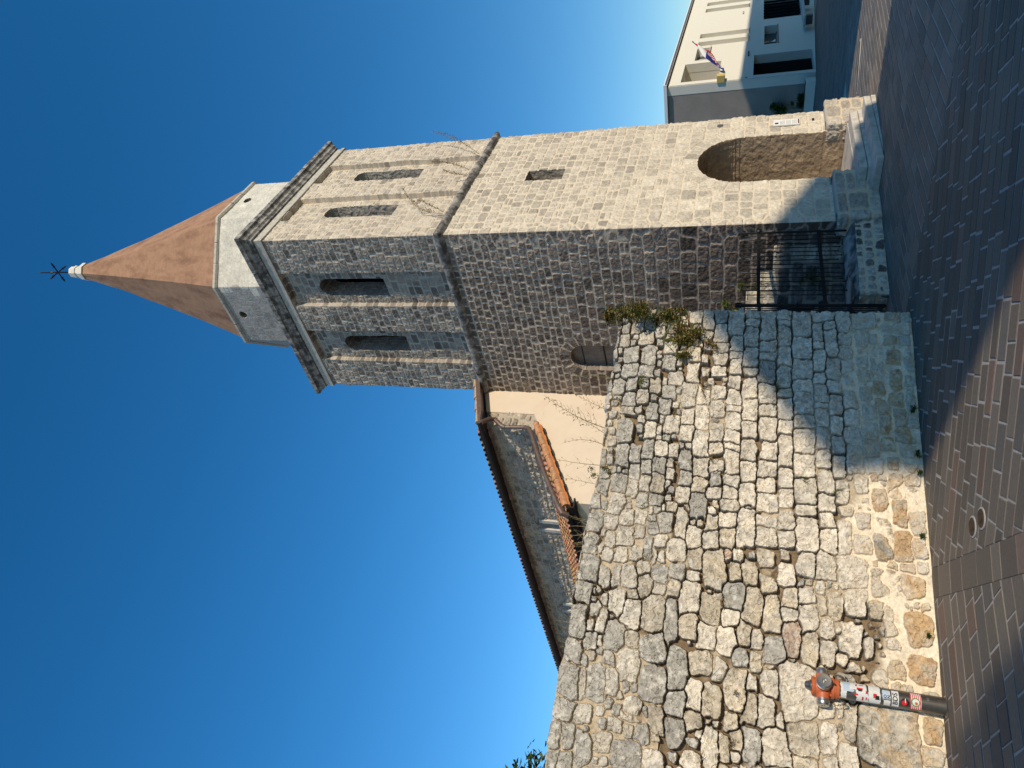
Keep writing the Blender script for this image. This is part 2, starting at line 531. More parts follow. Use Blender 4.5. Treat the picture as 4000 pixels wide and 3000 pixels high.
def masonry(name, pts, z0, z1, du, stones, base_fn, rng, m, parent, joint_w, joint_col_fn, relief=0.012, seed=1, r=0.015,
            holes=(), recess=None, split=None, voussoirs=(), warp=0.008, p=7.0, depth_joint=0.006, wear=0.36):
    P, N, Sv = plan_path(pts, du, r)
    Z = np.arange(z0, z1 + du * 0.5, du); Z[-1] = z1
    SS, ZZ = np.meshgrid(Sv, Z, indexing='ij')
    WS = SS + (fbm(SS * 7, ZZ * 7, seed, 3) - .5) * warp * 4
    WZ = ZZ + (fbm(SS * 6 + 40, ZZ * 6, seed + 3, 3) - .5) * warp * 3
    v1, v2, idx = partition(SS, ZZ, WS, WZ, stones, p)
    e = np.minimum(-v1, (v2 - v1) / 2)
    vkeys = np.full(SS.shape, -1)
    n0 = len(stones)
    st = list(stones)
    for (uc, zc_, hw, hz, ring, nst) in voussoirs:           # radial arch stones
        dx = (WS - uc) / 1.0; dz = (WZ - zc_)
        rr = np.hypot(dx / hw, dz / hz)
        ang = np.arctan2(dz / hz, dx / hw)
        on = (rr > 0.97) & (rr < 1 + ring / hw) & (dz > -0.02)
        k = np.clip(np.floor(ang / math.pi * nst), 0, nst - 1).astype(int)
        fr = ang / math.pi * nst - k
        ee = np.minimum(np.minimum(fr, 1 - fr) * math.pi * hw * 1.1 / nst, np.minimum((rr - .97) * hw, (1 + ring / hw - rr) * hw))
        e = np.where(on, ee, e); idx = np.where(on, len(st) + k, idx)
        for q in range(nst): st.append((uc + hw * math.cos(math.pi * (q + .5) / nst), zc_ + hz, ring / 2, ring / 2))
    sm = sstep(joint_w * 0.5, joint_w * 0.5 + 0.010, e + (fbm(SS * 30, ZZ * 30, seed + 9, 3) - .5) * joint_w * 0.9)
    if split is None:
        C = zone_colors(idx, SS, ZZ, st, base_fn, rng, seed)
    else:
        sx, fb, fa = split
        C = np.where((SS < sx)[..., None], zone_colors(idx, SS, ZZ, st, fb, np.random.RandomState(seed), seed), zone_colors(idx, SS, ZZ, st, fa, np.random.RandomState(seed + 1), seed))
    blotch = fbm(SS * 9, ZZ * 9, seed + 5, 4)
    fine = fbm(SS * 38, ZZ * 38, seed + 6, 3)
    C = C * (1 + (blotch - .5)[..., None] * wear * 1.3 + (fine - .5)[..., None] * wear * 1.5)
    J = joint_col_fn(SS, ZZ) * (0.9 + 0.2 * fine)[..., None]
    C = blend(J, C, sm)
    hs = np.random.RandomState(seed).uniform(0.3, 1.0, len(st) + 1)[idx]
    H = -depth_joint + sm * relief * hs + sm * (fbm(SS * 24, ZZ * 24, seed + 7, 4) - .5) * relief * 1.9
    H = H + (fbm(SS * 1.6, ZZ * 1.6, seed + 8, 3) - .5) * 0.03
    if recess is not None:
        H = H - recess(SS, ZZ)
    sc = (SS[:-1, :-1] + SS[1:, 1:]) / 2; zc = (ZZ[:-1, :-1] + ZZ[1:, 1:]) / 2
    hole_all = np.zeros(sc.shape, bool)
    hl = []
    for fn in holes:
        h = fn(sc, zc); hl.append(h); hole_all |= h
    o, X, ZZb, I = build_grid(name, P, N, Sv, ZZ, H, np.clip(C, 0, .85), ~hole_all, m, parent)
    return o, X, ZZb, N, hl

rng = np.random.RandomState(11)
tp = [(0.12, S), (0, S), (0, 0), (S, 0), (S, 0.12)]
offs = 0.12
def hf_t(z): return 0.205 if z < 3.2 else 0.165 if z < 4.6 else 0.125
def lf_t(s, z):
    if s < S + offs: return 0.27 if z < 3.2 else 0.22 if z < 4.6 else 0.155
    return 0.25 if z < 3.4 else 0.20
# separate courses on the two faces; the long quoins bind the corner
stB = coursed(-0.2, S + offs - 0.16, -0.2, 6.4, hf_t, lf_t, rng)
stA = coursed(S + offs + 0.16, 2 * S + 0.5, -0.2, 6.4, lambda z: 0.20 if z < 3.4 else 0.155, lf_t, rng)
quo = []
z = -0.2
k = 0
while z < 6.4:
    h = (0.22 if z < 3.4 else 0.17) * rng.uniform(.85, 1.15)
    off = 0.09 if k % 2 else -0.09
    quo.append((S + offs + off * .5, z + h / 2, 0.19, h / 2)); z += h; k += 1
low_stones = [(a - offs, b, c, d) for a, b, c, d in stB + stA + quo]
low_stones = [(a + offs, b, c, d) for a, b, c, d in low_stones]
S0 = offs            # arc length where face B starts
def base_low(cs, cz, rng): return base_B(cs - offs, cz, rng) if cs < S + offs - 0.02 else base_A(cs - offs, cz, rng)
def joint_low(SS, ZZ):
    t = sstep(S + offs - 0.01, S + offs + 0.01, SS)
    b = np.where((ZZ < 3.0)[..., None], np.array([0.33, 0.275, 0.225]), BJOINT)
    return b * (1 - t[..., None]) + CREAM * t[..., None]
UA = lambda x: S + offs + x          # face A: x metres right of the near corner
UB = lambda y: S + offs - y          # face B: y metres left of the near corner
holes_low = [lambda u, z: arch_mask(u, z, UA(1.20), UA(2.70), -1, 1.78, 2.47),
             lambda u, z: (np.abs(u - UA(1.83)) < 0.18) & (z > 4.68) & (z < 5.35),
             lambda u, z: arch_mask(u, z, UB(2.86), UB(2.30), 3.45, 4.27, 4.56)]
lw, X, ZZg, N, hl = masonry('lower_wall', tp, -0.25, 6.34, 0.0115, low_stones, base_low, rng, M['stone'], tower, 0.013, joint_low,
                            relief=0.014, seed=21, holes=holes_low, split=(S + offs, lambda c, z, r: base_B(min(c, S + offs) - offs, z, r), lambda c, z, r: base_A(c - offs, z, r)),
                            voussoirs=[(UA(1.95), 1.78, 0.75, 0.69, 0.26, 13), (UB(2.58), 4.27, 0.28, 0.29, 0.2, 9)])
def rev_col(base, joint, zs=0.27, ds=0.33, seed=3):
    def f(d, z, u):
        row = np.floor(z / zs); dd = d / ds + 0.5 * (row % 2)
        fz = z / zs - row; fd = dd - np.floor(dd)
        n = fbm(d * 16 + u, z * 16, seed, 4); n2 = fbm(d * 45 + u, z * 45, seed + 2, 2)
        k = (0.85 + 0.3 * _h(row, np.floor(dd), seed)) * (0.62 + 0.5 * n + .26 * n2)
        c = np.array(base)[None, None, :] * k[..., None]
        j = ((fz < 0.06) | (fd < 0.05))[..., None]
        return np.where(j, np.array(joint)[None, None, :] * (0.8 + 0.3 * n)[..., None], c)
    return f
def solidify_rev(o): return o
door = reveal_mesh('doorway', X, ZZg, N, hl[0], 1.75, 90, M['stone'], tower, rev_col((0.44, 0.32, 0.205), (0.36, 0.26, 0.17)))
sl = reveal_mesh('slit_window', X, ZZg, N, hl[1], 0.55, 30, M['stone'], tower, rev_col((0.42, 0.36, 0.28), (0.45, 0.36, 0.26)))
bw = reveal_mesh('blocked_window', X, ZZg, N, hl[2], 0.17, 10, M['stone'], tower, rev_col((0.24, 0.20, 0.17), (0.4, 0.34, 0.27)))
b = MB(); b.box((0.16, 2.58, 4.0), (0.03, 0.62, 1.3)); b.build('shutter', M['wood'], bw)
b = MB(); b.tube([(0.135, 2.3, 3.98), (0.135, 2.86, 3.96)], 0.012, 6); b.build('bar', M['iron'], bw)
b = MB(); b.tube([(0.135, 2.3, 4.37), (0.135, 2.86, 4.35)], 0.008, 6); b.build('bar', M['iron'], bw)
b = MB(); b.box((1.95, 1.80, 1.2), (1.9, 0.1, 3.0)); b.build('back_wall', M['cut'], door)
b = MB(); b.box((1.95, 0.82, 0.11), (1.46, 1.9, 0.24)); b.build('threshold', M['step'], door)
b = MB(); b.box((1.83, 0.62, 5.0), (0.5, 0.1, 0.9)); b.build('back_panel', M['dark'], sl)

# ---- belfry stage with two recessed bays a side
def hf_u(z): return 0.135
belf = coursed(-0.2, 2 * S + 0.5, 6.34, 9.9, lambda z: 0.135, lambda s, z: 0.19 if s > S + offs else 0.2, rng)
AB = [(0.66, 1.44), (2.05, 2.76)]; BB = [(0.71, 1.45), (2.05, 2.80)]
def recess_fn(SS, ZZ):
    out = np.zeros(SS.shape)
    for (a, b_) in AB: out = np.maximum(out, ((SS > UA(a)) & (SS < UA(b_)) & (ZZ < 9.775)).astype(float))
    for (a, b_) in BB: out = np.maximum(out, ((SS < UB(a)) & (SS > UB(b_)) & (ZZ < 9.775)).astype(float))
    return out * 0.095
holes_up = [lambda u, z: arch_mask(u, z, UA(0.865), UA(1.235), 7.63, 8.88, 9.07),
            lambda u, z: arch_mask(u, z, UA(2.205), UA(2.575), 7.63, 8.88, 9.07),
            lambda u, z: arch_mask(u, z, UB(1.275), UB(0.905), 7.74, 8.93, 9.13),
            lambda u, z: arch_mask(u, z, UB(2.61), UB(2.24), 7.74, 8.93, 9.13)]
def base_up(cs, cz, rng):
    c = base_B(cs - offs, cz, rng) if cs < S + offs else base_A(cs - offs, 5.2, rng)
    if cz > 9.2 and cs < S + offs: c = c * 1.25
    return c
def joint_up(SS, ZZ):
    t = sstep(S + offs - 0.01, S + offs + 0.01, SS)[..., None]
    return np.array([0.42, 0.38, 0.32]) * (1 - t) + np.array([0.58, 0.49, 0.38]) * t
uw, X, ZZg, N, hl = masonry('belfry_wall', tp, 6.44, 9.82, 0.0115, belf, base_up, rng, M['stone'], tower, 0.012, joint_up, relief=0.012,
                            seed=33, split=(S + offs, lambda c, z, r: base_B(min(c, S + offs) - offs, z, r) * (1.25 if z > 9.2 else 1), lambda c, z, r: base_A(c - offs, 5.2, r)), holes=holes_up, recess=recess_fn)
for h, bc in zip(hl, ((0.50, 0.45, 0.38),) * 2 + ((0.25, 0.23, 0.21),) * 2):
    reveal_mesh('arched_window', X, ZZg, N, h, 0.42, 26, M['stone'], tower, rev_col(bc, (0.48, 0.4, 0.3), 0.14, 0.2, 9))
# plain faces turned away from the photograph, and floors that close the shaft
b = MB(); b.prism([(0.1, S, -0.3), (S, S, -0.3), (S, S, 9.8), (0.1, S, 9.8)], (0, -0.03, 0)); b.prism([(S, 0.1, -0.3), (S, S, -0.3), (S, S, 9.8), (S, 0.1, 9.8)], (-0.03, 0, 0)); b.build('rear_wall', M['cut'], tower)
for z_ in (7.0, 9.7):
    b = MB(); b.box((S / 2, S / 2, z_), (S - .3, S - .3, 0.1)); b.build('floor_slab', M['dark'], tower)
b = MB(); b.box((S / 2, S / 2, 8.4), (0.5, 0.5, 2.6)); b.build('inner_core', M['dark'], tower)
# rendered inner lining so that daylight does not leak between the faces
b = MB()
for (x0, y0, x1, y1) in ((0.02, 0.02, 0.05, S), (0.05, 0.02, S, 0.05)): pass

def ring(o, prof, z_list=None): ...
def square_ring(b, offset, z0, z1, inner=0.25, col=None):
    """a square band round the tower projecting by offset"""
    a0, a1 = -offset, S + offset; i0, i1 = inner, S - inner
    for (x0, y0, x1, y1) in ((a0, a0, a1, i0), (a0, i1, a1, a1), (a0, i0, i0, i1), (i1, i0, a1, i1)):
        b.box(((x0 + x1) / 2, (y0 + y1) / 2, (z0 + z1) / 2), (x1 - x0, y1 - y0, z1 - z0), col=col)

def profile_ring(name, prof, m, half0, cx, cy, poly, seg=0.35, jit=0.0, parent=None, bevel=0.0, joints=True, seed=1):
    """sweep a moulding (offset, z) round a convex polygon of unit directions; poly gives plan corners at offset 0"""
    rr = np.random.RandomState(seed)
    n = len(poly)
    P = [np.array(p, float) for p in poly]
    nor = []
    for i in range(n):
        d = P[(i + 1) % n] - P[i]; d /= np.linalg.norm(d); nor.append(np.array([d[1], -d[0]]))
    V = []; F = []; C = []
    for i in range(n):
        a, b_ = P[i], P[(i + 1) % n]
        n0 = nor[i - 1]; n1 = nor[i]; n2 = nor[(i + 1) % n]
        ma = (n0 + n1) / (1 + n0 @ n1); mb = (n1 + n2) / (1 + n1 @ n2)
        L = np.linalg.norm(b_ - a); k = max(1, int(round(L / seg)))
        cuts = [0] + sorted([min(max((q + rr.uniform(-.2, .2)) / k, 0.03), .97) for q in range(1, k)]) + [1]
        for q in range(len(cuts) - 1):
            g = 0.004 / L if joints else 0
            t0 = cuts[q] + (g if q else 0); t1 = cuts[q + 1] - (g if q < len(cuts) - 2 else 0)
            dz = rr.uniform(-jit, jit); do = rr.uniform(-jit, jit); cc = rr.uniform(0.75, 1.2)
            sub = max(1, int((t1 - t0) * L / 0.03))
            base = len(V)
            for u in range(sub + 1):
                t = t0 + (t1 - t0) * u / sub
                edge = 0.6 * jit if (u in (0, sub) and joints) else 0
                for (o_, z_) in prof:
                    oo = o_ + (do + (rr.uniform(-1, 1) * jit * .12) - edge if o_ > 0.012 else 0)
                    m_ = ma * (1 - t) + mb * t
                    # mitre: offset along interpolated mitre keeps the edge straight
                    p = a + (b_ - a) * t + m_ * oo
                    V.append((p[0], p[1], z_ + dz * .5)); C.append((cc, cc, cc))
            m1 = len(prof)
            for u in range(sub):
                for w in range(m1 - 1):
                    F.append((base + u * m1 + w, base + (u + 1) * m1 + w, base + (u + 1) * m1 + w + 1, base + u * m1 + w + 1))
            # end caps close each block
            for end in ((0,) if joints else ()) + ((sub,) if joints else ()):
                pass
    return mesh_np(name, V, F, m, parent)
sq = [(0, 0), (S, 0), (S, S), (0, S)]
sc_ = [(0.0, 6.30)] + [(0.085 * math.sin(a) ** .8, 6.385 - 0.07 * math.cos(a)) for a in [math.pi * q / 8 for q in range(1, 8)]] + [(0.0, 6.475), (-0.05, 6.48)]
profile_ring('string_course', sc_, M['cornice'], 0, 0, 0, sq, seg=0.55, jit=0.006, parent=tower, seed=3)
b = MB(); square_ring(b, -0.02, 6.29, 6.49, 0.3); b.build('string_core', M['cut'], tower)
b = MB(); square_ring(b, 0.03, 9.80, 9.87); square_ring(b, 0.012, 9.87, 9.985); b.build('frieze', M['cut'], tower, bevel=0.004)
corn = [(0.0, 9.98), (0.045, 9.985), (0.05, 10.02), (0.075, 10.04), (0.085, 10.045), (0.09, 10.10), (0.11, 10.115), (0.15, 10.13), (0.155, 10.215), (0.14, 10.235), (-0.1, 10.30)]
profile_ring('cornice', corn, M['cornice'], 0, 0, 0, sq, seg=0.62, jit=0.005, parent=tower, seed=4)
b = MB(); b.box((S / 2, S / 2, 10.15), (S - 0.1, S - 0.1, 0.28)); b.build('cornice_core', M['cornice'], tower)
# octagonal drum
c0 = S / 2
def octo(a, w): return [(c0 + x, c0 + y) for x, y in ((-w, -a), (w, -a), (a, -w), (a, w), (w, a), (-w, a), (-a, w), (-a, -w))]
OA, OW = 1.635, 0.68
def drum_face():
    pts = octo(OA, OW)
    pth = [pts[5], pts[6], pts[7], pts[0], pts[1], pts[2]]
    L = sum(math.dist(pth[i], pth[i + 1]) for i in range(5))
    st = coursed(-0.2, L + .2, 10.2, 11.7, lambda z: 0.2, lambda s, z: 0.42, rng)
    # side along the church: its low light is painted in as greyer stone and joints
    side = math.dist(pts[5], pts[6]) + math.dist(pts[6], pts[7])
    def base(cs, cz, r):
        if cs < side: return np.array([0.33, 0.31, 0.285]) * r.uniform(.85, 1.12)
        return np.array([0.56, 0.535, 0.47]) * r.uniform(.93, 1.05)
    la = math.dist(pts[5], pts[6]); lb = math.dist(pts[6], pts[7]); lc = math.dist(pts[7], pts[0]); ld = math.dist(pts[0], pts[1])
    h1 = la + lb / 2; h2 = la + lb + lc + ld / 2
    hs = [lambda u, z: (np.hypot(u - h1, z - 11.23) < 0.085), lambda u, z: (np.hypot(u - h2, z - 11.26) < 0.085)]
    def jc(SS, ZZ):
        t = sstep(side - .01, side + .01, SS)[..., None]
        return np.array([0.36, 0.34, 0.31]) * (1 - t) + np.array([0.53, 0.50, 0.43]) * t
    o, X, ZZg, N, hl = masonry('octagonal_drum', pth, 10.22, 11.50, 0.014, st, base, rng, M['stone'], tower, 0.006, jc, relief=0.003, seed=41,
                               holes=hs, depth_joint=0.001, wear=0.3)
    for h in hl: reveal_mesh('round_opening', X, ZZg, N, h, 0.3, 12, M['stone'], tower, rev_col((0.3, 0.27, 0.22), (0.3, 0.27, 0.22)))
    b = MB(); b.prism([(pts[i][0], pts[i][1], 10.2) for i in (2, 3, 4, 5)] , (0, 0, 1.3)); b.build('drum_rear', M['cut_pale'], tower)
drum_face()
dc = [(0.0, 11.47), (0.02, 11.475), (0.055, 11.50), (0.055, 11.545), (0.045, 11.56), (-0.12, 11.585)]
profile_ring('drum_cornice', dc, M['cut'], 0, 0, 0, octo(OA, OW), seg=0.45, jit=0.003, parent=tower, seed=6)
# spire: eight slightly hollow render faces
V = []; F = []; prof = [(0.0, 1.615, 0.665), (0.04, 1.60, 0.66), (5.30, 0.155, 0.064)]
lev = []
for q in range(26):
    t = q / 25.0
    a = 1.60 * (1 - t) + 0.155 * t - 0.05 * math.sin(math.pi * t)
    lev.append((11.575 + 5.30 * t, a, a * (0.413)))
for i, (z_, a, w) in enumerate(lev):
    pts = octo(a, w)
    for k in range(8):
        p, q_ = np.array(pts[k]), np.array(pts[(k + 1) % 8])
        for u in range(6):
            x_, y_ = p * (1 - u / 6) + q_ * (u / 6)
            nrm = np.array([x_ - c0, y_ - c0]); nrm /= np.linalg.norm(nrm)
            d = (fbm(np.array([k * 3 + u * .5 * (1 + a)]), np.array([z_ * 1.3]), 61, 3)[0] - .5) * 0.03
            V.append((x_ + nrm[0] * d, y_ + nrm[1] * d, z_))
nn = 48
for i in range(len(lev) - 1):
    for k in range(nn): F.append((i * nn + k, i * nn + (k + 1) % nn, (i + 1) * nn + (k + 1) % nn, (i + 1) * nn + k))
sp = mesh_np('spire', V, F, M['spire'], tower, smooth=True)
sp.data.set_sharp_from_angle(angle=math.radians(16))
# finial and three-dimensional iron cross
def octa_lathe(b, prof):
    for i in range(len(prof) - 1):
        (h0, r0), (h1, r1) = prof[i], prof[i + 1]
        p0 = [(x, y, h0) for x, y in octo(r0, r0 * .414)]; p1 = [(x, y, h1) for x, y in octo(r1, r1 * .414)]
        b.add(p0 + p1, [(k, (k + 1) % 8, 8 + (k + 1) % 8, 8 + k) for k in range(8)])
b = MB(); octa_lathe(b, [(16.83, 0.15), (16.83, 0.20), (16.93, 0.20), (17.08, 0.125), (17.13, 0.125), (17.13, 0.145), (17.19, 0.145), (17.19, 0.105), (17.21, 0.105), (17.22, 0.125), (17.33, 0.125), (17.40, 0.05), (17.40, 0.0)])
fin = b.build('finial', M['white_cap'], tower)
b = MB(); b.tube([(c0, c0, 17.38), (c0, c0, 18.42)], [0.022, 0.012], 8)
for dx, dy in ((1, 0), (-1, 0), (0, 1), (0, -1), ):
    b.tube([(c0, c0, 17.83), (c0 + dx * .19, c0 + dy * .19, 17.83)], 0.016, 6)
    b.tube([(c0 + dx * .17, c0 + dy * .17, 17.83), (c0 + dx * .22, c0 + dy * .22, 17.83), (c0 + dx * .29, c0 + dy * .29, 17.83)], [0.008, 0.027, 0.004], 6)
    b.tube([(c0 + dx * .165 - dy * .035, c0 + dy * .165 - dx * .035, 17.83), (c0 + dx * .165 + dy * .035, c0 + dy * .165 + dx * .035, 17.83)], 0.009, 6)
    b.tube([(c0 + dx * .165, c0 + dy * .165, 17.80), (c0 + dx * .165, c0 + dy * .165, 17.86)], 0.009, 6)
b.tube([(c0, c0, 17.98), (c0, c0, 18.05), (c0, c0, 18.12)], [0.015, 0.032, 0.012], 6)
b.tube([(c0, c0, 18.40), (c0, c0, 18.45), (c0, c0, 18.49)], [0.006, 0.018, 0.004], 6)
b.tube([(c0 - .05, c0 - .03, 18.30), (c0 + .05, c0 + .03, 18.30)], 0.005, 5)
b.build('iron_cross', M['iron'], fin)

# plinth blocks either side of the doorway
def plinth(x0, x1, y0, y1, z0, z1, seed, name='plinth', m=None):
    rr = random.Random(seed)
    rg = np.random.RandomState(seed)
    L = (y1 - y0) + (x1 - x0)
    pth = [(x0, y1), (x0, y0), (x1, y0), (x1, y1)]
    st = coursed(-.1, 2 * (y1 - y0) + (x1 - x0) + .1, z0 + 0.0, z1 + .02, lambda z: 0.30, lambda s, z: 0.42, rg)
    def base(cs, cz, r): return np.array([0.47, 0.42, 0.35]) * r.uniform(.72, 1.12)
    o, X, ZZg, N, hl = masonry(name, pth, z0, z1, 0.012, st, base, rg, M['stone'], tower, 0.02,
                               lambda a, b_: np.broadcast_to(np.array([0.6, .5, .36]), a.shape + (3,)), relief=0.024, seed=seed, r=0.035)
    # rounded top
    n, nz = X.shape[:2]
    V = []; F = []; C = []
    for i in range(n):
        for k in range(5):
            d = (0, 0.02, 0.05, 0.10, 0.20)[k]; dz = (0, 0.018, 0.026, 0.03, 0.03)[k]
            V.append((X[i, -1, 0] - N[i][0] * d, X[i, -1, 1] - N[i][1] * d, z1 + dz)); C.append((0.44, 0.40, 0.34))
    for i in range(n - 1):
        for k in range(4): F.append((i * 5 + k, (i + 1) * 5 + k, (i + 1) * 5 + k + 1, i * 5 + k + 1))
    mesh_np('plinth_top', V, F, M['stone'], o, np.array(C))
plinth(-0.125, 1.17, -0.125, 0.15, -0.15, 0.50, 71)
plinth(2.71, 3.635, -0.125, 0.15, -0.3, 0.50, 72)
# doorway steps (worn slabs split along their beds)
def slab(name, x0, x1, y0, y1, z0, z1, cuts, seed, m='step'):
    rr = random.Random(seed)
    b = MB()
    xs = [x0] + cuts + [x1]
    for i in range(len(xs) - 1):
        zm = z0 + (z1 - z0) * 0.52
        a, c = xs[i] + .003, xs[i + 1] - .003
        b.box(((a + c) / 2, (y0 + y1) / 2 + rr.uniform(-.004, .004), (z0 + zm) / 2), (c - a, y1 - y0, zm - z0 - .008))
        b.box(((a + c) / 2, (y0 + y1) / 2 + 0.012, (zm + z1) / 2), (c - a, y1 - y0, z1 - zm - .004))
    o = b.build(name, M[m], tower, bevel=0.012)
    return o
slab('doorway_step', 0.52, 2.52, -0.62, -0.05, -0.12, 0.07, [0.98, 1.75], 1)
slab('doorway_step', 0.80, 2.62, -0.36, 0.30, 0.0, 0.225, [1.42, 1.98], 2)

# ================================================================== CHURCH
church = empty('church', (-0.9, S, 0), label='old stone church with cream stucco gable and tiled eaves, joined to the tower', cat='church')
church.location = (0, 0, 0)
# gable front: one stucco sheet with thickness, following nave and aisle roofs
fr = [(-0.0, 0.0), (-2.46, 0.0), (-2.46, 4.24), (-0.56, 5.28), (-0.56, 6.22), (0.3, 6.50), (0.3, 0.0)]
b = MB()
b.prism([(0.3, S, 0), (-2.46, S, 0), (-2.46, S, 4.22), (-0.56, S, 5.26), (0.3, S, 5.26)][::-1], (0, 0.35, 0))
b.prism([(0.3, S, 5.26), (-0.56, S, 5.26), (-0.56, S, 6.20), (0.3, S, 6.52)][::-1], (0, 0.35, 0))
b.build('gable_wall', M['stucco'], church)
XN = -0.9
# bare quoins of the nave corner and its long side wall in one wrap-round sheet
pth = [(XN, 15.0), (XN, S + 0.02), (-0.54, S + 0.02)]
Ls = 15.0 - S
rg = np.random.RandomState(8)
st = coursed(-.1, Ls + .5, 4.9, 6.25, lambda z: 0.13, lambda s, z: 0.26, rg)
def nb(cs, cz, r): return np.array([0.40, 0.355, 0.295]) * r.uniform(.6, 1.25)
WY = [5.62 + .0, 6.62, 9.98, 13.2]
def nave_holes(y):
    u = 15.0 - y
    return lambda s, z: arch_mask(s, z, u - 0.10, u + 0.10, 4.95, 5.58, 5.70)
wins = [6.52, 9.90, 13.2]
nw, X, ZZg, N, hl = masonry('side_wall', pth, 4.6, 6.14, 0.016, st, nb, rg, M['stone'], church, 0.022,
                            lambda a, b_: np.broadcast_to(np.array([0.43, .37, .29]), a.shape + (3,)), relief=0.035, seed=51,
                            holes=[nave_holes(y) for y in wins], wear=.55,
                            voussoirs=[(15.0 - y, 5.58, 0.10, 0.12, 0.09, 5) for y in wins])
for h, y in zip(hl, wins):
    w = reveal_mesh('arched_window', X, ZZg, N, h, 0.22, 8, M['cut_pale'], church, lambda d, z, u: np.array((0.5, 0.48, 0.42)))
    b = MB(); b.box((XN + .24, y, 5.3), (0.04, 0.3, 0.9)); b.build('pane', M['dark'], w)
    b = MB()
    for sy in (-1, 1): b.box((XN - .02, y + sy * .155, 5.25), (0.05, 0.10, 0.66))
    b.build('frame', M['cut_pale'], w, bevel=.006)
# eaves, gutter and barrel tiles of the nave
EX, EZ = -1.10, 6.06
b = MB()
b.prism([(EX, 3.18, EZ), (EX, 15, EZ), (XN + .05, 15, EZ + .05), (XN + .05, 3.18, EZ + .05)], (0, 0, 0.035)); b.build('soffit', M['soffit'], church)
b = MB()
gp = [(EX - .03, EZ - .005), (EX - .05, EZ - .03), (EX - .09, EZ - .035), (EX - .115, EZ - .01), (EX - .12, EZ + .03)]
for i in range(len(gp) - 1):
    b.prism([(gp[i][0], 3.12, gp[i][1]), (gp[i + 1][0], 3.12, gp[i + 1][1]), (gp[i + 1][0], 3.12, gp[i + 1][1] + .008), (gp[i][0], 3.12, gp[i][1] + .008)], (0, 11.9, 0))
b.build('gutter', M['soffit'], church)

def tiled_roof(name, ex, ez, tx, tz, y0, y1, pitch, course, parent, seed, col0=(0.27, 0.15, 0.10), var=0.5, lift=0.0):
    """barrel tiles: cover tiles run up the slope in overlapping courses (ex,ez)->(tx,tz)"""
    rr = np.random.RandomState(seed)
    L = math.hypot(tx - ex, tz - ez); d = ((tx - ex) / L, (tz - ez) / L); nx, nz_ = -d[1], d[0]
    if nz_ < 0: nx, nz_ = -nx, -nz_
    V = []; F = []; C = []
    ny = int((y1 - y0) / pitch); nc = int(L / course) + 1
    A = 7
    for j in range(ny):
        yc = y0 + (j + .5) * pitch
        for c in range(nc):
            s0_ = c * course - 0.02 + rr.uniform(-.008, .008); s1_ = min(s0_ + course * 1.12, L)
            base_c = np.array(col0) * rr.uniform(1 - var, 1 + var) * np.array([1, rr.uniform(.85, 1.25), rr.uniform(.8, 1.4)])
            for kind in (0, 1):            # 0 channel (hollow), 1 cover (arched)
                r0 = pitch * (0.36 if kind else 0.33); r1 = r0 * 0.86
                yo = yc + (pitch * .5 if kind else 0) + rr.uniform(-.005, .005)
                lf = 0.018 if kind else 0.012
                n0 = len(V)
                for (s_, r_, up) in ((s0_, r0, lf + .014), (s1_, r1, lf)):
                    for q in range(A):
                        th = math.pi * q / (A - 1)
                        h = (math.sin(th) * r_ * .8 + up) if kind else (-math.sin(th) * r_ * .55 + up + .02)
                        yy = yo + math.cos(th) * r_
                        V.append((ex + d[0] * s_ + nx * h, yy, ez + d[1] * s_ + nz_ * h + lift)); C.append(base_c)
                for q in range(A):          # thickness at the open end
                    th = math.pi * q / (A - 1)
                    r_ = r0 * .8
                    h = (math.sin(th) * r_ * .8 + lf + .014) if kind else (-math.sin(th) * r0 * .55 + lf + .018)
                    yy = yo + math.cos(th) * (r_ if kind else r0)
                    V.append((ex + d[0] * s0_ + nx * h, yy, ez + d[1] * s0_ + nz_ * h + lift)); C.append(base_c * .8)
                for q in range(A - 1):
                    F.append((n0 + q, n0 + q + 1, n0 + A + q + 1, n0 + A + q))
                    F.append((n0 + q, n0 + 2 * A + q, n0 + 2 * A + q + 1, n0 + q + 1))
    return mesh_np(name, V, F, M['tile'], parent, np.array(C), smooth=False)
nave_roof = tiled_roof('roof', EX - 0.06, EZ + 0.045, 1.6, EZ + 0.045 + 2.66 * .36, 3.30, 15.0, 0.142, 0.26, church, 5, col0=(0.24, 0.15, 0.11))
b = MB(); b.prism([(EX, 3.3, EZ + .03), (1.6, 3.3, EZ + .03 + 2.7 * .36), (1.6, 3.3, EZ - .02 + 2.7 * .36), (EX, 3.3, EZ)], (0, 11.7, 0)); b.build('roof_deck', M['soffit'], nave_roof)
# verge tiles along the nave gable and their metal flashing
b = MB()
for i in range(4):
    x0 = EX + .02 + i * .30
    z0 = EZ + .05 + (i * .30) * .36
    b.tube([(x0, 3.26, z0 + .035), (x0 + .32, 3.26, z0 + .32 * .36 + .02)], [0.06, 0.048], 10, col=(0.42, 0.30, 0.2))
b.build('verge_tile', M['tile'], nave_roof, attr=True)
b = MB(); b.prism([(EX - .02, 3.2, EZ - .01), (0.0, 3.2, EZ + .385), (0.0, 3.2, EZ + .47), (EX - .02, 3.2, EZ + .075)], (0, 0.03, 0))
b.prism([(EX - .02, 3.22, EZ - .01), (0.0, 3.22, EZ + .385), (0.0, 3.22, EZ + .40), (EX - .02, 3.22, EZ + .005)], (0, 0.28, 0)); b.build('flashing', M['copper'], nave_roof)
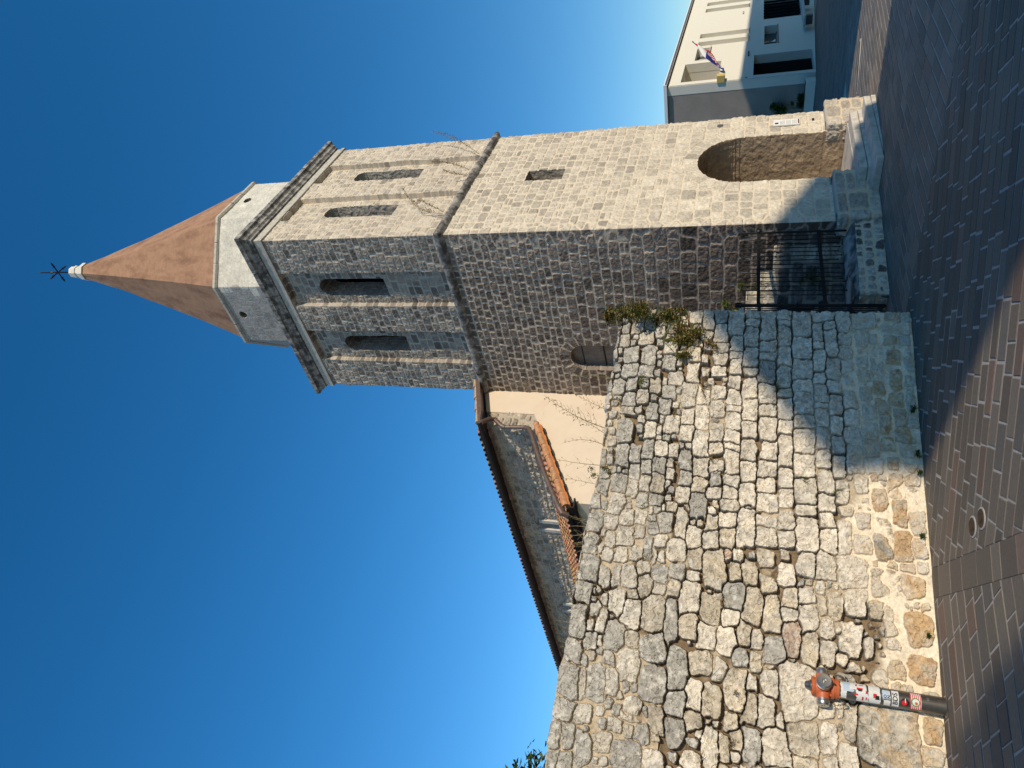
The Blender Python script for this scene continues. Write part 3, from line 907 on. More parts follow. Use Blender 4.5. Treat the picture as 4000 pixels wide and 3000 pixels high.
# lean-to aisle
AX, AZ = -2.62, 4.19
ar = tiled_roof('aisle_roof', AX, AZ, XN - .02, AZ + (XN - AX) * .53, 3.36, 15.0, 0.142, 0.26, church, 9, col0=(0.50, 0.24, 0.12), var=.45)
b = MB(); b.prism([(AX, 3.42, AZ - .03), (XN, 3.42, AZ - .03 + (XN - AX) * .53), (XN, 3.42, AZ - .08 + (XN - AX) * .53), (AX, 3.42, AZ - .08)], (0, 11.5, 0)); b.build('roof_deck', M['soffit'], ar)
b = MB()
for i in range(7):
    x0 = AX + i * .245; z0 = AZ + i * .245 * .53
    b.tube([(x0, 3.40, z0 + .03), (x0 + .27, 3.40, z0 + .27 * .53 + .02)], [0.065, 0.055], 10, col=(0.48 - .03 * (i % 3), 0.24, 0.13))
b.build('verge_tile', M['tile'], ar, attr=True)
b = MB()
n_ = 14
for i in range(n_):
    x0 = AX + .02 + i * .119; z0 = AZ + i * .119 * .53
    b.prism([(x0, 3.36, z0 - .045 - .012 * (i % 2)), (x0 + .119, 3.36, z0 + .063 - .045 - .012 * (i % 2)), (x0 + .119, 3.36, z0 + .063 + .02), (x0, 3.36, z0 + .02)], (0, 0.16, 0))
b.build('verge_mortar', M['orange_edge'], ar)
# flashing strip where the aisle roof meets the nave wall
b = MB(); b.box((XN - .05, 9.3, 5.12), (0.10, 11.4, 0.05)); b.build('flashing', M['joint'], ar)
b = MB(); b.prism([(-2.452, S + .353, 0), (-2.452, 15, 0), (-2.452, 15, 4.15), (-2.452, S + .353, 4.15)], (0.3, 0, 0)); b.build('aisle_wall', M['cut'], church)
b = MB()
gp = [(AX - .02, AZ - .03), (AX - .05, AZ - .055), (AX - .09, AZ - .055), (AX - .12, AZ - .02)]
for i in range(3):
    b.prism([(gp[i][0], 3.30, gp[i][1]), (gp[i + 1][0], 3.30, gp[i + 1][1]), (gp[i + 1][0], 3.30, gp[i + 1][1] + .008), (gp[i][0], 3.30, gp[i][1] + .008)], (0, 11.7, 0))
b.prism([(AX, 3.4, AZ - .08), (-2.44, 3.4, AZ - .06), (-2.44, 3.4, AZ - .09), (AX, 3.4, AZ - .10)], (0, 11.5, 0))
b.build('gutter', M['soffit'], church)
# downpipe: nave gutter -> quoins -> along the aisle verge -> aisle gutter
b = MB()
b.tube([(EX - .07, 3.14, EZ - .01), (-.92, 3.32, EZ - .06), (-.86, 3.38, 5.92), (-.99, 3.40, 5.76), (-1.0, 3.42, 5.70)], 0.045, 10)
b.tube([(-1.0, 3.42, 5.76), (-.97, 3.42, 5.30)], 0.034, 10)
b.tube([(-.97, 3.42, 5.33), (-1.02, 3.40, 5.22), (-1.10, 3.36, 5.20), (-1.18, 3.33, 5.14)], 0.040, 10)
pp = []
for q in range(9):
    t = q / 8.0; x_ = -1.15 + (-2.72 + 1.15) * t; pp.append((x_, 3.32, 5.15 - (5.15 - 4.30) * t + 0.03 * math.sin(math.pi * t)))
b.tube(pp, 0.042, 10)
b.tube([pp[-1], (-2.80, 3.33, 4.24), (-2.78, 3.40, 4.16)], 0.048, 10)
for q in (2, 4, 6): b.tube([Vector(pp[q]) - (Vector(pp[q + 1]) - Vector(pp[q])) * .06, Vector(pp[q]) + (Vector(pp[q + 1]) - Vector(pp[q])) * .06], 0.049, 10)
for z_ in (5.62, 5.42): b.tube([(-.98, 3.42, z_ - .015), (-.98, 3.42, z_ + .015)], 0.040, 10)
b.build('downpipe', M['copper'], church, smooth=True)

# ================================================================== RUBBLE RETAINING WALL
W0 = np.array([-2.4677, -0.3776]); WD = np.array([-0.948396, 0.317088]); WN = np.array([-0.317088, -0.948396])
STONES = "60,181,70,98o 59,48,70,49g 214,244,46,56w 219,106,71,83w 360,213,63,73o 366,86,63,55g 551,192,93,68o 608,56,92,44g 789,184,120,60o 819,59,60,46w 1024,190,81,66o 1074,68,87,39g 1222,168,89,52o 1252,59,77,45w 1306,299,101,49o 1414,146,81,64o 1528,287,75,58o 1590,115,77,79w 1720,262,73,48o 1768,110,79,69w 1962,240,104,63o 2036,99,102,58p 118,446,108,115w 365,479,92,60w 335,374,64,44w 617,484,71,56w 771,472,74,66y 674,348,114,55w 898,341,94,58o 1042,608,115,69w 980,456,85,68w 1180,443,83,60w 1115,314,75,67o 1251,600,87,68w 1384,438,89,73w 1441,586,89,74w 1574,432,87,72w 1692,567,148,72w 1759,414,84,71w 674,348,114,69w 134,648,133,66w 406,759,166,54w 188,770,52,55w 349,632,74,65w 514,622,72,71w 670,615,75,67w 705,754,116,71w 916,744,69,70w 1116,741,123,62w 1355,732,108,61w 1568,716,98,67w 1786,711,113,56w 70,846,67,104w 265,896,118,55w 438,887,46,58w 615,885,122,54w 826,880,71,61w 1001,871,102,56w 1139,873,28,49w 1274,864,104,59w 1508,854,113,72w 1715,853,87,67w 1939,839,123,63w 2160,826,86,72w 2028,697,124,55w 162,1056,159,90w 469,1052,130,92w 734,1045,99,91w 929,1038,79,97w 1127,1035,111,92w 1322,1029,75,98w 1544,1029,130,97w 1802,1026,120,92w 2057,1013,125,97w 2253,1014,63,96w 63,1227,59,65w 158,1223,31,61w 322,1225,123,64w 572,1223,113,63w 820,1213,116,62w 1002,1211,48,69w 1188,1208,120,70w 1395,1204,79,71w 1652,1201,170,64w 1938,1189,109,65w 2142,1191,87,67w 194,1391,189,77w 459,1386,66,76w 578,1380,48,79w 768,1388,132,82g 1032,1383,114,81w 1219,1379,64,80w 1422,1375,130,86w 1661,1356,102,78w 1855,1363,83,87w 2027,1364,81,90w 2208,1360,91,89w 50,1555,55,67w 157,1552,46,67w 338,1562,115,74w 585,1555,121,73w 757,1554,41,68w 969,1555,116,75w 1223,1548,130,74w 1450,1548,88,73w 1663,1553,115,68w 1897,1542,103,71w 2133,1545,116,73w 159,1722,153,88w 418,1704,96,70w 576,1710,42,66w 715,1705,88,65w 908,1716,86,69w 1083,1713,80,72w 1220,1708,31,71w 1362,1706,94,74w 1537,1706,71,73w 1654,1705,37,69w 1825,1702,125,72w 2017,1694,59,71w 2144,1703,58,71w 2272,1705,61,77w 92,1889,85,61g 290,1884,103,64w 480,1871,67,75w 632,1868,66,63w 781,1872,65,74w 1046,1867,72,73w 1228,1866,92,72w 1508,1856,110,67w 1681,1854,54,74w 133,2021,125,57w 89,2164,81,66w 1337,2020,122,72w 1324,2163,92,69w 1628,2006,134,75w 1532,2157,98,69w 1434,2326,113,78w 1075,2008,103,70w 1077,2168,145,74w 882,2325,75,76w 596,2840,113,81g 606,2645,117,88g 819,2645,76,91g 811,2826,91,88g 1552,2800,132,88g 1821,2787,119,71g 1854,3003,102,36g 2358,3016,80,47g 2563,2999,106,76g 2782,3004,106,70g 3035,2999,136,96g 3282,3012,105,77g 3552,3038,148,76g 3815,3037,102,74g 4083,3055,141,95g 4333,3057,95,97g 4557,3113,107,59g 4534,2981,106,68g 4758,3108,82,56g 4738,2979,78,70g 2551,2834,72,70w 2731,2818,70,46w 2882,2828,69,55w 2682,2679,93,87w 2880,2690,82,63w 3098,2838,89,54w 3067,2592,106,75w 3074,2718,98,40w 2846,2561,64,58w 2630,2537,56,50w 2496,2676,72,65w 2477,2539,67,55w 2580,2424,65,58g 2519,2302,103,67g 2512,2150,140,57w 2786,2441,118,40g 2700,2327,64,62w 2852,2376,72,26w 2849,2306,58,35w 2765,2176,108,91w 2962,2460,62,66w 3006,2310,79,69g 2960,2157,79,69g 2614,2012,105,74w 2633,1855,86,73w 2603,1707,99,68y 2830,2002,93,68y 2908,1819,183,100y 2982,2005,56,63w 2754,1692,53,33p 2748,1600,57,50w 2894,1620,86,49y 2896,1492,120,69y 2741,1354,87,73y 2403,1715,74,77w 2484,1542,172,84w 2539,1362,89,86w 2394,1357,46,87w 2367,1184,91,70w 2541,1182,75,69w 2481,1010,168,96w 2331,833,90,64w 2526,828,103,71w 2468,691,170,58w 2986,1329,76,76y 2866,1184,110,79w 2774,1023,115,82w 2769,844,114,89w 2804,624,150,124w 2526,543,103,76w 2960,896,62,38w 3079,1151,90,70y 3053,1012,74,69w 3194,1460,164,75y 3230,1305,170,70y 3131,1635,121,97g 3269,1825,141,90y 3181,2018,148,96w 3137,2169,86,68y 3155,2306,52,60w 3150,2442,108,65y 3227,2558,47,57y 3314,2690,133,83w 3406,2548,139,91w 3373,2339,159,110y 3423,2164,198,58g 3457,2012,110,90y 3331,1643,69,72w 3243,1158,56,77w 3252,1001,127,80w 3121,883,77,38y 3103,785,129,60y 3044,616,133,100w 2856,378,130,103y 3106,454,95,65y 3183,347,140,68y 3626,2668,127,86g 3425,2892,68,49w 3516,2809,84,48w 3703,2900,78,65g 3567,2927,50,40w 3643,2518,57,59y 3681,2315,124,120g 3816,2084,186,89g 3526,1844,112,88w 3537,1678,123,83w 3438,1516,103,59y 3472,1421,87,50w 3544,1277,132,84g 3448,1133,144,76p 3499,984,146,67y 3510,847,107,62w 3368,670,138,91w 3310,848,86,59w 3296,752,47,37w 3424,531,91,43w 3253,453,70,58g 3869,2520,142,100w 4054,2802,144,80g 4086,2923,101,34w 3997,2282,153,121g 3749,1895,101,103y 3654,1559,97,78g 3671,1423,88,50y 3917,1592,168,95y 3826,1302,108,67w 3871,1081,241,153w 3538,732,53,47w 3587,636,33,50w 4114,2086,100,95g 4023,1926,120,70w 4039,1780,130,73y 4056,1462,131,52y 4059,1332,126,77w 3968,862,64,60w 3951,766,64,28w 4023,681,129,52w 4062,403,267,222m 4203,1048,125,110y 4173,840,117,63w 4099,1210,64,36w 4313,1251,135,108w 4328,1428,139,69g 4317,1554,77,48y 4391,1652,91,45y 4631,2847,158,81g 4538,2694,79,81y 4598,2467,120,134g 4218,2450,90,81w 4408,2341,72,55g 4255,2234,118,63y 4044,2662,116,58w 4280,2460,44,81w 4360,2075,115,85g 4232,1924,73,58y 4539,1919,76,94w 4420,1763,164,67w 4356,836,54,55w 4290,699,94,68w 4395,1041,54,94y 2404,368,139,72o 2299,527,89,70w 1861,416,56,32o 2443,370,207,81m 2503,207,144,77o 2198,220,130,63o 2045,98,96,61p 2282,81,110,57y 2504,85,90,51w 1919,243,128,72o 1834,100,104,77w 2084,389,133,67o 2852,372,122,95m 2680,183,44,56o 2859,151,97,89o 3164,320,114,45y 3214,139,148,112o 3534,135,126,116o 3989,91,102,72o 4176,90,70,82y 3261,455,77,48g 3359,332,61,52w 3563,316,88,60w"
def WP(t, z, off=0.0): 
    p = W0 + WD * t + WN * off
    return Vector((p[0], p[1], z))
TOPS = [(-1, 2.97), (-0.001, 2.975), (0.188, 2.99), (0.315, 3.012), (0.904, 3.035), (1.647, 3.024), (2.038, 3.028), (2.352, 3.066), (2.708, 3.093), (2.997, 3.106),
        (3.498, 3.128), (3.781, 3.126), (3.992, 3.154), (4.411, 3.154), (4.827, 3.158), (7, 3.19)]
def wall():
    rr = np.random.RandomState(17)
    st = []; kinds = []
    for tok in STONES.split():
        k = tok[-1]; a, b_, c, d = [int(v) / 1000 for v in tok[:-1].split(',')]
        st.append([a, b_, max(c - .001, .014), max(d - .001, .014)]); kinds.append(k)
    # occupancy raster used to fit the untraced small stones between the traced ones
    R = 0.02; nx, nz = int(7.6 / R), int(4.0 / R)
    occ = np.zeros((nx, nz), bool)
    def cells(t, z, a, b_): return (slice(max(0, int((t - a + .9) / R)), max(0, int((t + a + .9) / R) + 1)), slice(max(0, int((z - b_) / R)), max(0, int((z + b_) / R) + 1)))
    for s in st: occ[cells(s[0], s[1], s[2] * .92, s[3] * .92)] = True
    def try_fill(t0, t1, z0, z1, sizes, n, kf, lim):
        for (lo, hi, lo2, hi2), cnt in zip(sizes, n):
            for _ in range(cnt):
                a = rr.uniform(lo, hi); b_ = rr.uniform(lo2, hi2)
                t = rr.uniform(t0, t1); z = rr.uniform(z0, z1)
                c = cells(t, z, a, b_)
                o = occ[c]
                if o.size and o.mean() <= lim:
                    occ[c] = True; st.append([t, z, a * .97, b_ * .97]); kinds.append(kf(t, z))
    kf = lambda t, z: 'g' if rr.random() < (.25 + .3 * (z > 2.4)) else ('y' if rr.random() < .3 else 'w')
    # coursed part to the right: rows of squarish blocks
    z = 0.02
    while z < 3.06:
        h = 0.135 * rr.uniform(.85, 1.15)
        t = -0.9
        while t < 2.75:
            l = rr.uniform(.10, .26)
            for (tt, zz, a, b_) in ((t + l / 2, z + h / 2, l / 2, h / 2),):
                c = cells(tt, zz, a * .9, b_ * .9); o = occ[c]
                if o.size and o.mean() <= .06: occ[c] = True; st.append([tt, zz, a, b_]); kinds.append(kf(tt, zz))
            t += l
        z += h
    # beyond the left edge of the picture: more large rubble, and everywhere small packing stones
    try_fill(-.9, 6.6, 0.05, 3.15, [(.12, .2, .08, .14), (.08, .14, .06, .10), (.05, .09, .04, .07), (.03, .055, .025, .045), (.018, .035, .015, .028)],
             [900, 2500, 5000, 12000, 26000], kf, .10)
    L = 6.6; du = 0.0056
    A = W0 + WD * L; E_ = W0 - WN * 0.75
    P, N, Sv = plan_path([A, W0, E_], du, 0.05)
    T = L - Sv                                   # metres left of the right-hand end
    tx, tz = zip(*TOPS)
    top = np.interp(T, tx, tz)
    nfront = int(3.1 / du)
    SS = np.repeat(Sv[:, None], nfront + 1, 1)
    ZZ = (np.linspace(0, 1, nfront + 1)[None, :] * top[:, None])
    TT = L - SS
    ZZ0 = np.broadcast_to(np.linspace(0, 3.06, nfront + 1)[None, :], SS.shape) # regular copy for windowing
    n = len(st)
    wx_ = (fbm(TT * 5, ZZ * 5, 101, 4) - .5) * .045 + (fbm(TT * 20, ZZ * 20, 103, 4) - .5) * .026
    wz_ = (fbm(TT * 5 + 31, ZZ * 5, 105, 4) - .5) * .040 + (fbm(TT * 20, ZZ * 20 + 9, 107, 4) - .5) * .026
    WSw, WZw = TT + wx_, ZZ + wz_
    v1 = np.full(SS.shape, 9.0); v2 = np.full(SS.shape, 9.0); idx = np.full(SS.shape, -1, int)
    rot = rr.uniform(-.16, .16, n)
    pw = np.where(np.array([s[0] for s in st]) < 2.75, rr.uniform(4.5, 9, n), rr.uniform(3.2, 8, n))
    sk = rr.uniform(-.22, .22, (n, 2))
    Tasc = -T
    zr = np.linspace(0, 1, nfront + 1)
    for i, (t, z, a, b_) in enumerate(st):
        i0, i1 = np.searchsorted(Tasc, [-(t + a * 1.45 + .04), -(t - a * 1.45 - .04)])
        if i1 <= i0: continue
        tp_ = np.interp(t, tx, tz)
        j0, j1 = np.searchsorted(zr, [(z - b_ * 1.45 - .04) / tp_, (z + b_ * 1.45 + .04) / tp_])
        if j1 <= j0: continue
        s_ = (slice(i0, i1), slice(j0, j1))
        du_ = WSw[s_] - t; dz_ = WZw[s_] - z
        lean = rot[i] if kinds[i] != 'w' or t > 2.7 else rot[i] * .35
        x_ = (du_ + dz_ * lean) ; y_ = (dz_ - du_ * lean * .6)
        aa = a * (1 + sk[i, 0] * dz_ / b_ * (1 if t > 2.7 else .4)); bb = b_ * (1 + sk[i, 1] * du_ / a * (1 if t > 2.7 else .4))
        aa = np.maximum(aa, a * .5); bb = np.maximum(bb, b_ * .5)
        p = pw[i]
        d = ((np.abs(x_ / aa) ** p + np.abs(y_ / bb) ** p) ** (1 / p) - 1) * min(a, b_)
        o1 = v1[s_]; o2 = v2[s_]; nb = d < o1
        v2[s_] = np.where(nb, o1, np.minimum(o2, d)); v1[s_] = np.where(nb, d, o1); idx[s_] = np.where(nb, i, idx[s_])
    pointed0 = sstep(.8, .55, ZZ)
    e = np.minimum(-v1 + .016 - .008 * pointed0 - .012 * sstep(.45, .75, fbm(TT * 4, ZZ * 4, 161, 3)), (v2 - v1) / 2)
    # where the joints are pointed with pale mortar
    zm = np.interp(TT, [-1, 0, .6, 1.24, 1.85, 2.4, 2.75, 3.05, 3.27, 3.6, 3.9, 4.4, 4.8, 6.6], [.58, .58, .68, .66, .66, .64, .62, .52, .42, .50, .56, .34, .32, .3])
    pointed = sstep(-.06, .06, zm + (fbm(TT * 3.5, ZZ * 3.5, 111, 4) - .5) * .42 - ZZ)
    # rough old mortar smeared over parts of the dry work
    smear = sstep(.53, .62, fbm(TT * 1.7 + 5, ZZ * 2.3, 113, 4) + .05 * (TT > 2.8) + .05 * (ZZ > 2.2))
    smear = np.maximum(smear, sstep(4.2, 4.6, TT) * .0)
    jw = .0015
    f1 = fbm(TT * 26, ZZ * 26, 121, 4); f2 = fbm(TT * 9, ZZ * 9, 123, 4); f3 = fbm(TT * 60, ZZ * 60, 127, 2); f4 = fbm(TT * 3, ZZ * 3, 129, 3)
    sm = sstep(jw, jw + .006, e + (f1 - .5) * .010)
    # relief of a stone: pillowed edge, own tilt, own proudness
    proud = np.append(rr.uniform(0.0, .018, n), 0)[idx]
    tilt = np.append(rr.uniform(-.22, .22, n), 0)[idx]; tiltz = np.append(rr.uniform(-.22, .22, n), 0)[idx]
    ct = np.append([s[0] for s in st], 0)[idx]; cz = np.append([s[1] for s in st], 0)[idx]
    pil = 1 - np.exp(-np.maximum(e, 0) / .0055)
    hs = .016 + proud + pil * .012 + tilt * (TT - ct) * pil * .45 + tiltz * (ZZ - cz) * pil * .45 + (f1 - .5) * .024 + (f2 - .5) * .034 + (f3 - .5) * .009
    ridged = 1 - np.abs(2 * fbm(TT * 14 + 3, ZZ * 14, 131, 4) - 1)
    hs = hs - sstep(.92, .99, ridged) * .010
    hj_dry = -.050 + (f2 - .5) * .04
    hj_smear = .004 + (f1 - .5) * .024 + (f2 - .5) * .02
    hj_point = .003 + (f2 - .5) * .014 + (f1 - .5) * .008
    hj = hj_dry * (1 - smear) + hj_smear * smear
    hj = hj * (1 - pointed) + hj_point * pointed
    hs_p = .024 + (hs - .03) * .85
    hs = hs * (1 - pointed) + hs_p * pointed
    H = hj * (1 - sm) + hs * sm
    H += (f4 - .5) * .05
    # colours
    pal = {'w': (0.635, 0.565, 0.455), 'g': (0.385, 0.36, 0.31), 'y': (0.53, 0.455, 0.34), 'o': (0.54, 0.44, 0.32), 'p': (0.48, 0.36, 0.27), 'm': (0.46, 0.41, 0.33)}
    base = np.array([np.array(pal[k]) * rr.uniform(.84, 1.14) for k in kinds] + [pal['w']])
    # the old upper courses are greyer
    zst = np.array([s[1] for s in st] + [1.0]); tst = np.array([s[0] for s in st] + [1.0])
    gk = np.clip((zst - 1.9) / 1.0, 0, 1) * .6
    base = base * (1 - gk[:, None]) + np.array([0.39, 0.365, 0.315]) * gk[:, None]
    C = base[idx]
    isO = np.array([k == 'o' for k in kinds] + [False])[idx]; isM = np.array([k == 'm' for k in kinds] + [False])[idx]; isP = np.array([k == 'p' for k in kinds] + [False])[idx]
    og = fbm(TT * 11, ZZ * 11, 141, 5)
    C = blend(C, np.broadcast_to(np.array([0.46, 0.25, 0.08]), C.shape), sstep(.50, .62, og) * isO * .5)
    C = blend(C, np.broadcast_to(np.array([0.26, 0.24, 0.20]), C.shape), sstep(.50, .62, fbm(TT * 16, ZZ * 16, 143, 5)) * isM * .8)
    lich = sstep(.56, .66, fbm(TT * 13, ZZ * 13, 145, 5)) * (1 - pointed)
    C = blend(C, np.broadcast_to(np.array([0.29, 0.27, 0.235]), C.shape), lich * .4)
    pale = sstep(.60, .68, fbm(TT * 21, ZZ * 21, 147, 4)) * (1 - pointed)
    C = blend(C, np.broadcast_to(np.array([0.66, 0.62, 0.54]), C.shape), pale * .45)
    C = C * (1 + (f3 - .5) * .45 + (f1 - .5) * .6)[..., None]
    ochre = sstep(.54, .64, fbm(TT * 9 + 3, ZZ * 9, 149, 5)) * sstep(.75, .45, ZZ)
    C = blend(C, np.broadcast_to(np.array([0.58, 0.51, 0.41]), C.shape), pointed * (1 - isM) * (1 - isO) * .6)
    C = blend(C, np.broadcast_to(np.array([0.54, 0.37, 0.19]), C.shape), ochre * .45)
    jc = blend(np.broadcast_to(np.array([0.20, 0.145, 0.09]), C.shape), np.broadcast_to(np.array([0.47, 0.39, 0.28]), C.shape), smear)
    jc = blend(jc, np.broadcast_to(np.array([0.74, 0.64, 0.49]), C.shape), pointed) * (.82 + .36 * f2)[..., None]
    C = blend(jc, C, sm)
    # foot of the wall: dirt stains low down near the gate
    # bend over the top: extra rows running back, built as stones too
    nb_ = 46
    Xf = P[:, None, :] + N[:, None, :] * H[:, :, None]
    Vf = np.dstack([Xf[:, :, 0], Xf[:, :, 1], ZZ])
    back = np.linspace(0.006, .62, nb_)
    hb = (fbm(T[:, None] * 6, back[None, :] * 6, 151, 4) - .5) * .07
    cap_id = idx[:, -1]
    capn = np.append(rr.uniform(-.02, .02, n), 0)[cap_id]
    e_top = e[:, -1]
    Zb = top[:, None] + (1 - np.exp(-back / .02))[None, :] * (.020 + capn[:, None]) * sstep(.0, .02, e_top)[:, None] + hb * np.minimum(back / .05, 1)[None, :] - .02 * (1 - sstep(0, .02, e_top))[:, None]
    Xb = P[:, None, :] + N[:, None, :] * (H[:, -1][:, None] * np.exp(-back / .05)[None, :] - back[None, :])[:, :, None]
    Vb = np.dstack([Xb[:, :, 0], Xb[:, :, 1], Zb])
    Cb = np.repeat(C[:, -1][:, None, :], nb_, 1) * (.8 + .4 * fbm(T[:, None] * 20, back[None, :] * 20, 153, 3))[..., None]
    V = np.concatenate([Vf, Vb], 1); Call = np.concatenate([C, Cb], 1)
    ns, nz_ = V.shape[:2]
    I = np.arange(ns * nz_).reshape(ns, nz_)
    F = np.stack([I[:-1, :-1], I[1:, :-1], I[1:, 1:], I[:-1, 1:]], -1).reshape(-1, 4)
    o = mesh_np('retaining_wall', V.reshape(-1, 3), F, M['rubble'], None, np.clip(Call, 0.01, .85).reshape(-1, 3))
    tag(o, 'high pale dry stone rubble wall beside the paved lane, pointed with cream mortar at its foot', 'wall')
    return o
wall()
# the earth bank the wall holds back, under the church side
b = MB()
A_ = W0 + WD * 6.6 - WN * .5; B_ = W0 + WD * .25 - WN * .5
b.prism([(A_[0], A_[1], 0), (B_[0], B_[1], 0), (B_[0] - WN[0] * .9, B_[1] - WN[1] * .9, 0), (A_[0] - WN[0] * 6, A_[1] - WN[1] * 6, 0)], (0, 0, 2.7))
tag(b.build('terrain', M['dirt']), kind='structure')

# ================================================================== GROUND
def gz(x): return -0.035 * min(max(x, 0.0), 60.0) if x > 0 else 0.0
def ground():
    xs = [-120, -40, -20, -10, -5, 0, 5, 10, 20, 40, 60, 120, 300]
    V = []; F = []
    for x in xs:
        for y in (-150, 250): V.append((x, y, gz(x) - 0.006))
    for i in range(len(xs) - 1): F.append((2 * i, 2 * i + 2, 2 * i + 3, 2 * i + 1))
    o = mesh_np('ground', V, F, M['joint'])
    tag(o, kind='structure')
ground()
def clip(poly, nx, ny, d):
    """keep the part with nx*x+ny*y<=d"""
    out = []
    for i in range(len(poly)):
        a, b_ = poly[i], poly[(i + 1) % len(poly)]
        da = nx * a[0] + ny * a[1] - d; db = nx * b_[0] + ny * b_[1] - d
        if da <= 0: out.append(a)
        if (da < 0) != (db < 0) and abs(da - db) > 1e-9:
            t = da / (da - db); out.append((a[0] + (b_[0] - a[0]) * t, a[1] + (b_[1] - a[1]) * t))
    return out
def line_hp(p, ang, side):
    """half plane to one side of the line through p with direction ang (deg); side +1 keeps the left"""
    c, s_ = math.cos(math.radians(ang)), math.sin(math.radians(ang))
    nx, ny = (s_, -c) if side > 0 else (-s_, c)
    return (nx, ny, nx * p[0] + ny * p[1])
def paving(name, hps, ang, cw, bl, bbox, seed, joint=0.017, label=None, skew=90.0, stagger=0.5, redness=.07, bright=1.0):
    rr = random.Random(seed)
    c, s_ = math.cos(math.radians(ang)), math.sin(math.radians(ang))
    sk = 1 / math.tan(math.radians(skew)) if skew != 90 else 0
    V = []; F = []; Cc = []
    x0, x1, y0, y1 = bbox
    cs = [(x * c + y * s_, -x * s_ + y * c) for x in (x0, x1) for y in (y0, y1)]
    u0, u1 = min(p[0] for p in cs), max(p[0] for p in cs); v0, v1_ = min(p[1] for p in cs), max(p[1] for p in cs)
    v = v0; row = 0
    while v < v1_:
        w = cw * rr.uniform(.93, 1.07)
        u = u0 - rr.uniform(0, bl)
        while u < u1:
            l = bl * rr.uniform(.62, 1.4)
            j = joint * rr.uniform(.6, 1.3); jj = 0.0072 * rr.uniform(.5, 2.0)
            q = [(u + j / 2 + sk * 0, v + jj), (u + l - j / 2, v + jj), (u + l - j / 2 + sk * w, v + w - jj), (u + j / 2 + sk * w, v + w - jj)]
            q = [(a + rr.uniform(-.003, .003), b_ + rr.uniform(-.0015, .0015)) for a, b_ in q]
            poly = [(a * c - b_ * s_, a * s_ + b_ * c) for a, b_ in q]
            cx_, cy_ = poly[0]
            if x0 - .5 < cx_ < x1 + .5 and y0 - .5 < cy_ < y1 + .5:
                for hp in hps:
                    poly = clip(poly, *hp)
                    if len(poly) < 3: break
                if len(poly) >= 3:
                    mx = sum(p[0] for p in poly) / len(poly); my = sum(p[1] for p in poly) / len(poly)
                    area = abs(sum(poly[i][0] * poly[(i + 1) % len(poly)][1] - poly[(i + 1) % len(poly)][0] * poly[i][1] for i in range(len(poly)))) / 2
                    if area > 1e-4:
                        k = rr.uniform(.78, 1.2) * bright
                        col = [0.156 * k, 0.132 * k, 0.106 * k]
                        r_ = rr.random()
                        if r_ < redness: col = [0.18 * k, 0.130 * k, 0.102 * k]
                        elif r_ < .25: col = [0.132 * k, 0.119 * k, 0.103 * k]
                        h = -.001 + rr.uniform(-.0012, .0015); tx_ = rr.uniform(-.006, .006); ty_ = rr.uniform(-.006, .006)
                        n = len(V); m_ = len(poly); ins = min(.006, .25 * math.sqrt(area))
                        for (px_, py_) in poly: V.append((px_, py_, gz(px_) - .0065)); Cc.append([z * .9 for z in col])
                        for (px_, py_) in poly:
                            d = math.hypot(px_ - mx, py_ - my) or 1
                            V.append((px_ + (mx - px_) / d * ins * .4, py_ + (my - py_) / d * ins * .4, gz(px_) + h - .002 + (px_ - mx) * tx_ + (py_ - my) * ty_)); Cc.append(col)
                        for (px_, py_) in poly:
                            d = math.hypot(px_ - mx, py_ - my) or 1
                            V.append((px_ + (mx - px_) / d * ins, py_ + (my - py_) / d * ins, gz(px_) + h + (px_ - mx) * tx_ + (py_ - my) * ty_)); Cc.append(col)
                        for i in range(m_):
                            k2 = (i + 1) % m_
                            F.append((n + i, n + k2, n + m_ + k2, n + m_ + i)); F.append((n + m_ + i, n + m_ + k2, n + 2 * m_ + k2, n + 2 * m_ + i))
                        F.append(tuple(range(n + 2 * m_, n + 3 * m_)))
            u += l
        v += w; row += 1
    me = bpy.data.meshes.new(name); me.from_pydata(V, [], F); me.update()
    a = me.color_attributes.new('col', 'FLOAT_COLOR', 'POINT')
    cc = np.ones((len(V), 4), np.float32); cc[:, :3] = np.array(Cc); a.data.foreach_set('color', cc.ravel())
    me.materials.append(M['paver'])
    o = bpy.data.objects.new(name, me); COL.objects.link(o)
    return tag(o, kind='structure')
bandA = ((-5.21, 0.05), -116.5); bandB = ((-5.36, 0.32), -116.0)
LB = line_hp((-2.15, -1.52), 96.0, +1); RB = line_hp((-2.15, -1.52), 96.0, -1)
aR = line_hp(*bandA, +1); aL = line_hp(*bandA, -1); bR = line_hp(*bandB, +1); bL = line_hp(*bandB, -1)
paving('pavement', [LB, aR], 123, .155, .32, (-9, -2, -9, 1.2), 1, skew=97)
paving('pavement', [aL, bR], -116.3, .30, .26, (-9, -3.5, -6, 2.5), 2, joint=.007)
paving('pavement', [bL], 164, .19, .36, (-12, -4.0, -7, 3), 3, skew=98)
paving('pavement', [RB], 179, .17, .36, (-2.6, 9.0, -8.5, 1.5), 4, joint=.010, skew=84, redness=.05, bright=1.35)
paving('pavement', [], 92, .2, .42, (9.0, 33, -9, 11.5), 5, joint=.006, redness=.05, bright=1.0)
# drainage slot with a pale frame in the sunlit strip
b = MB(); b.box((5.66, 0.15, gz(5.66) + .002), (0.14, 0.95, 0.014), R=Matrix.Rotation(math.radians(31), 3, 'Z')); 
dr = b.build('drain_channel', M['cut_pale']); tag(dr, 'long narrow drain slot in the sunlit paving past the tower', 'drain')
b = MB(); b.box((5.66, 0.15, gz(5.66) + .0045), (0.10, 0.88, 0.014), R=Matrix.Rotation(math.radians(31), 3, 'Z')); b.build('grating', M['asphalt'], dr)
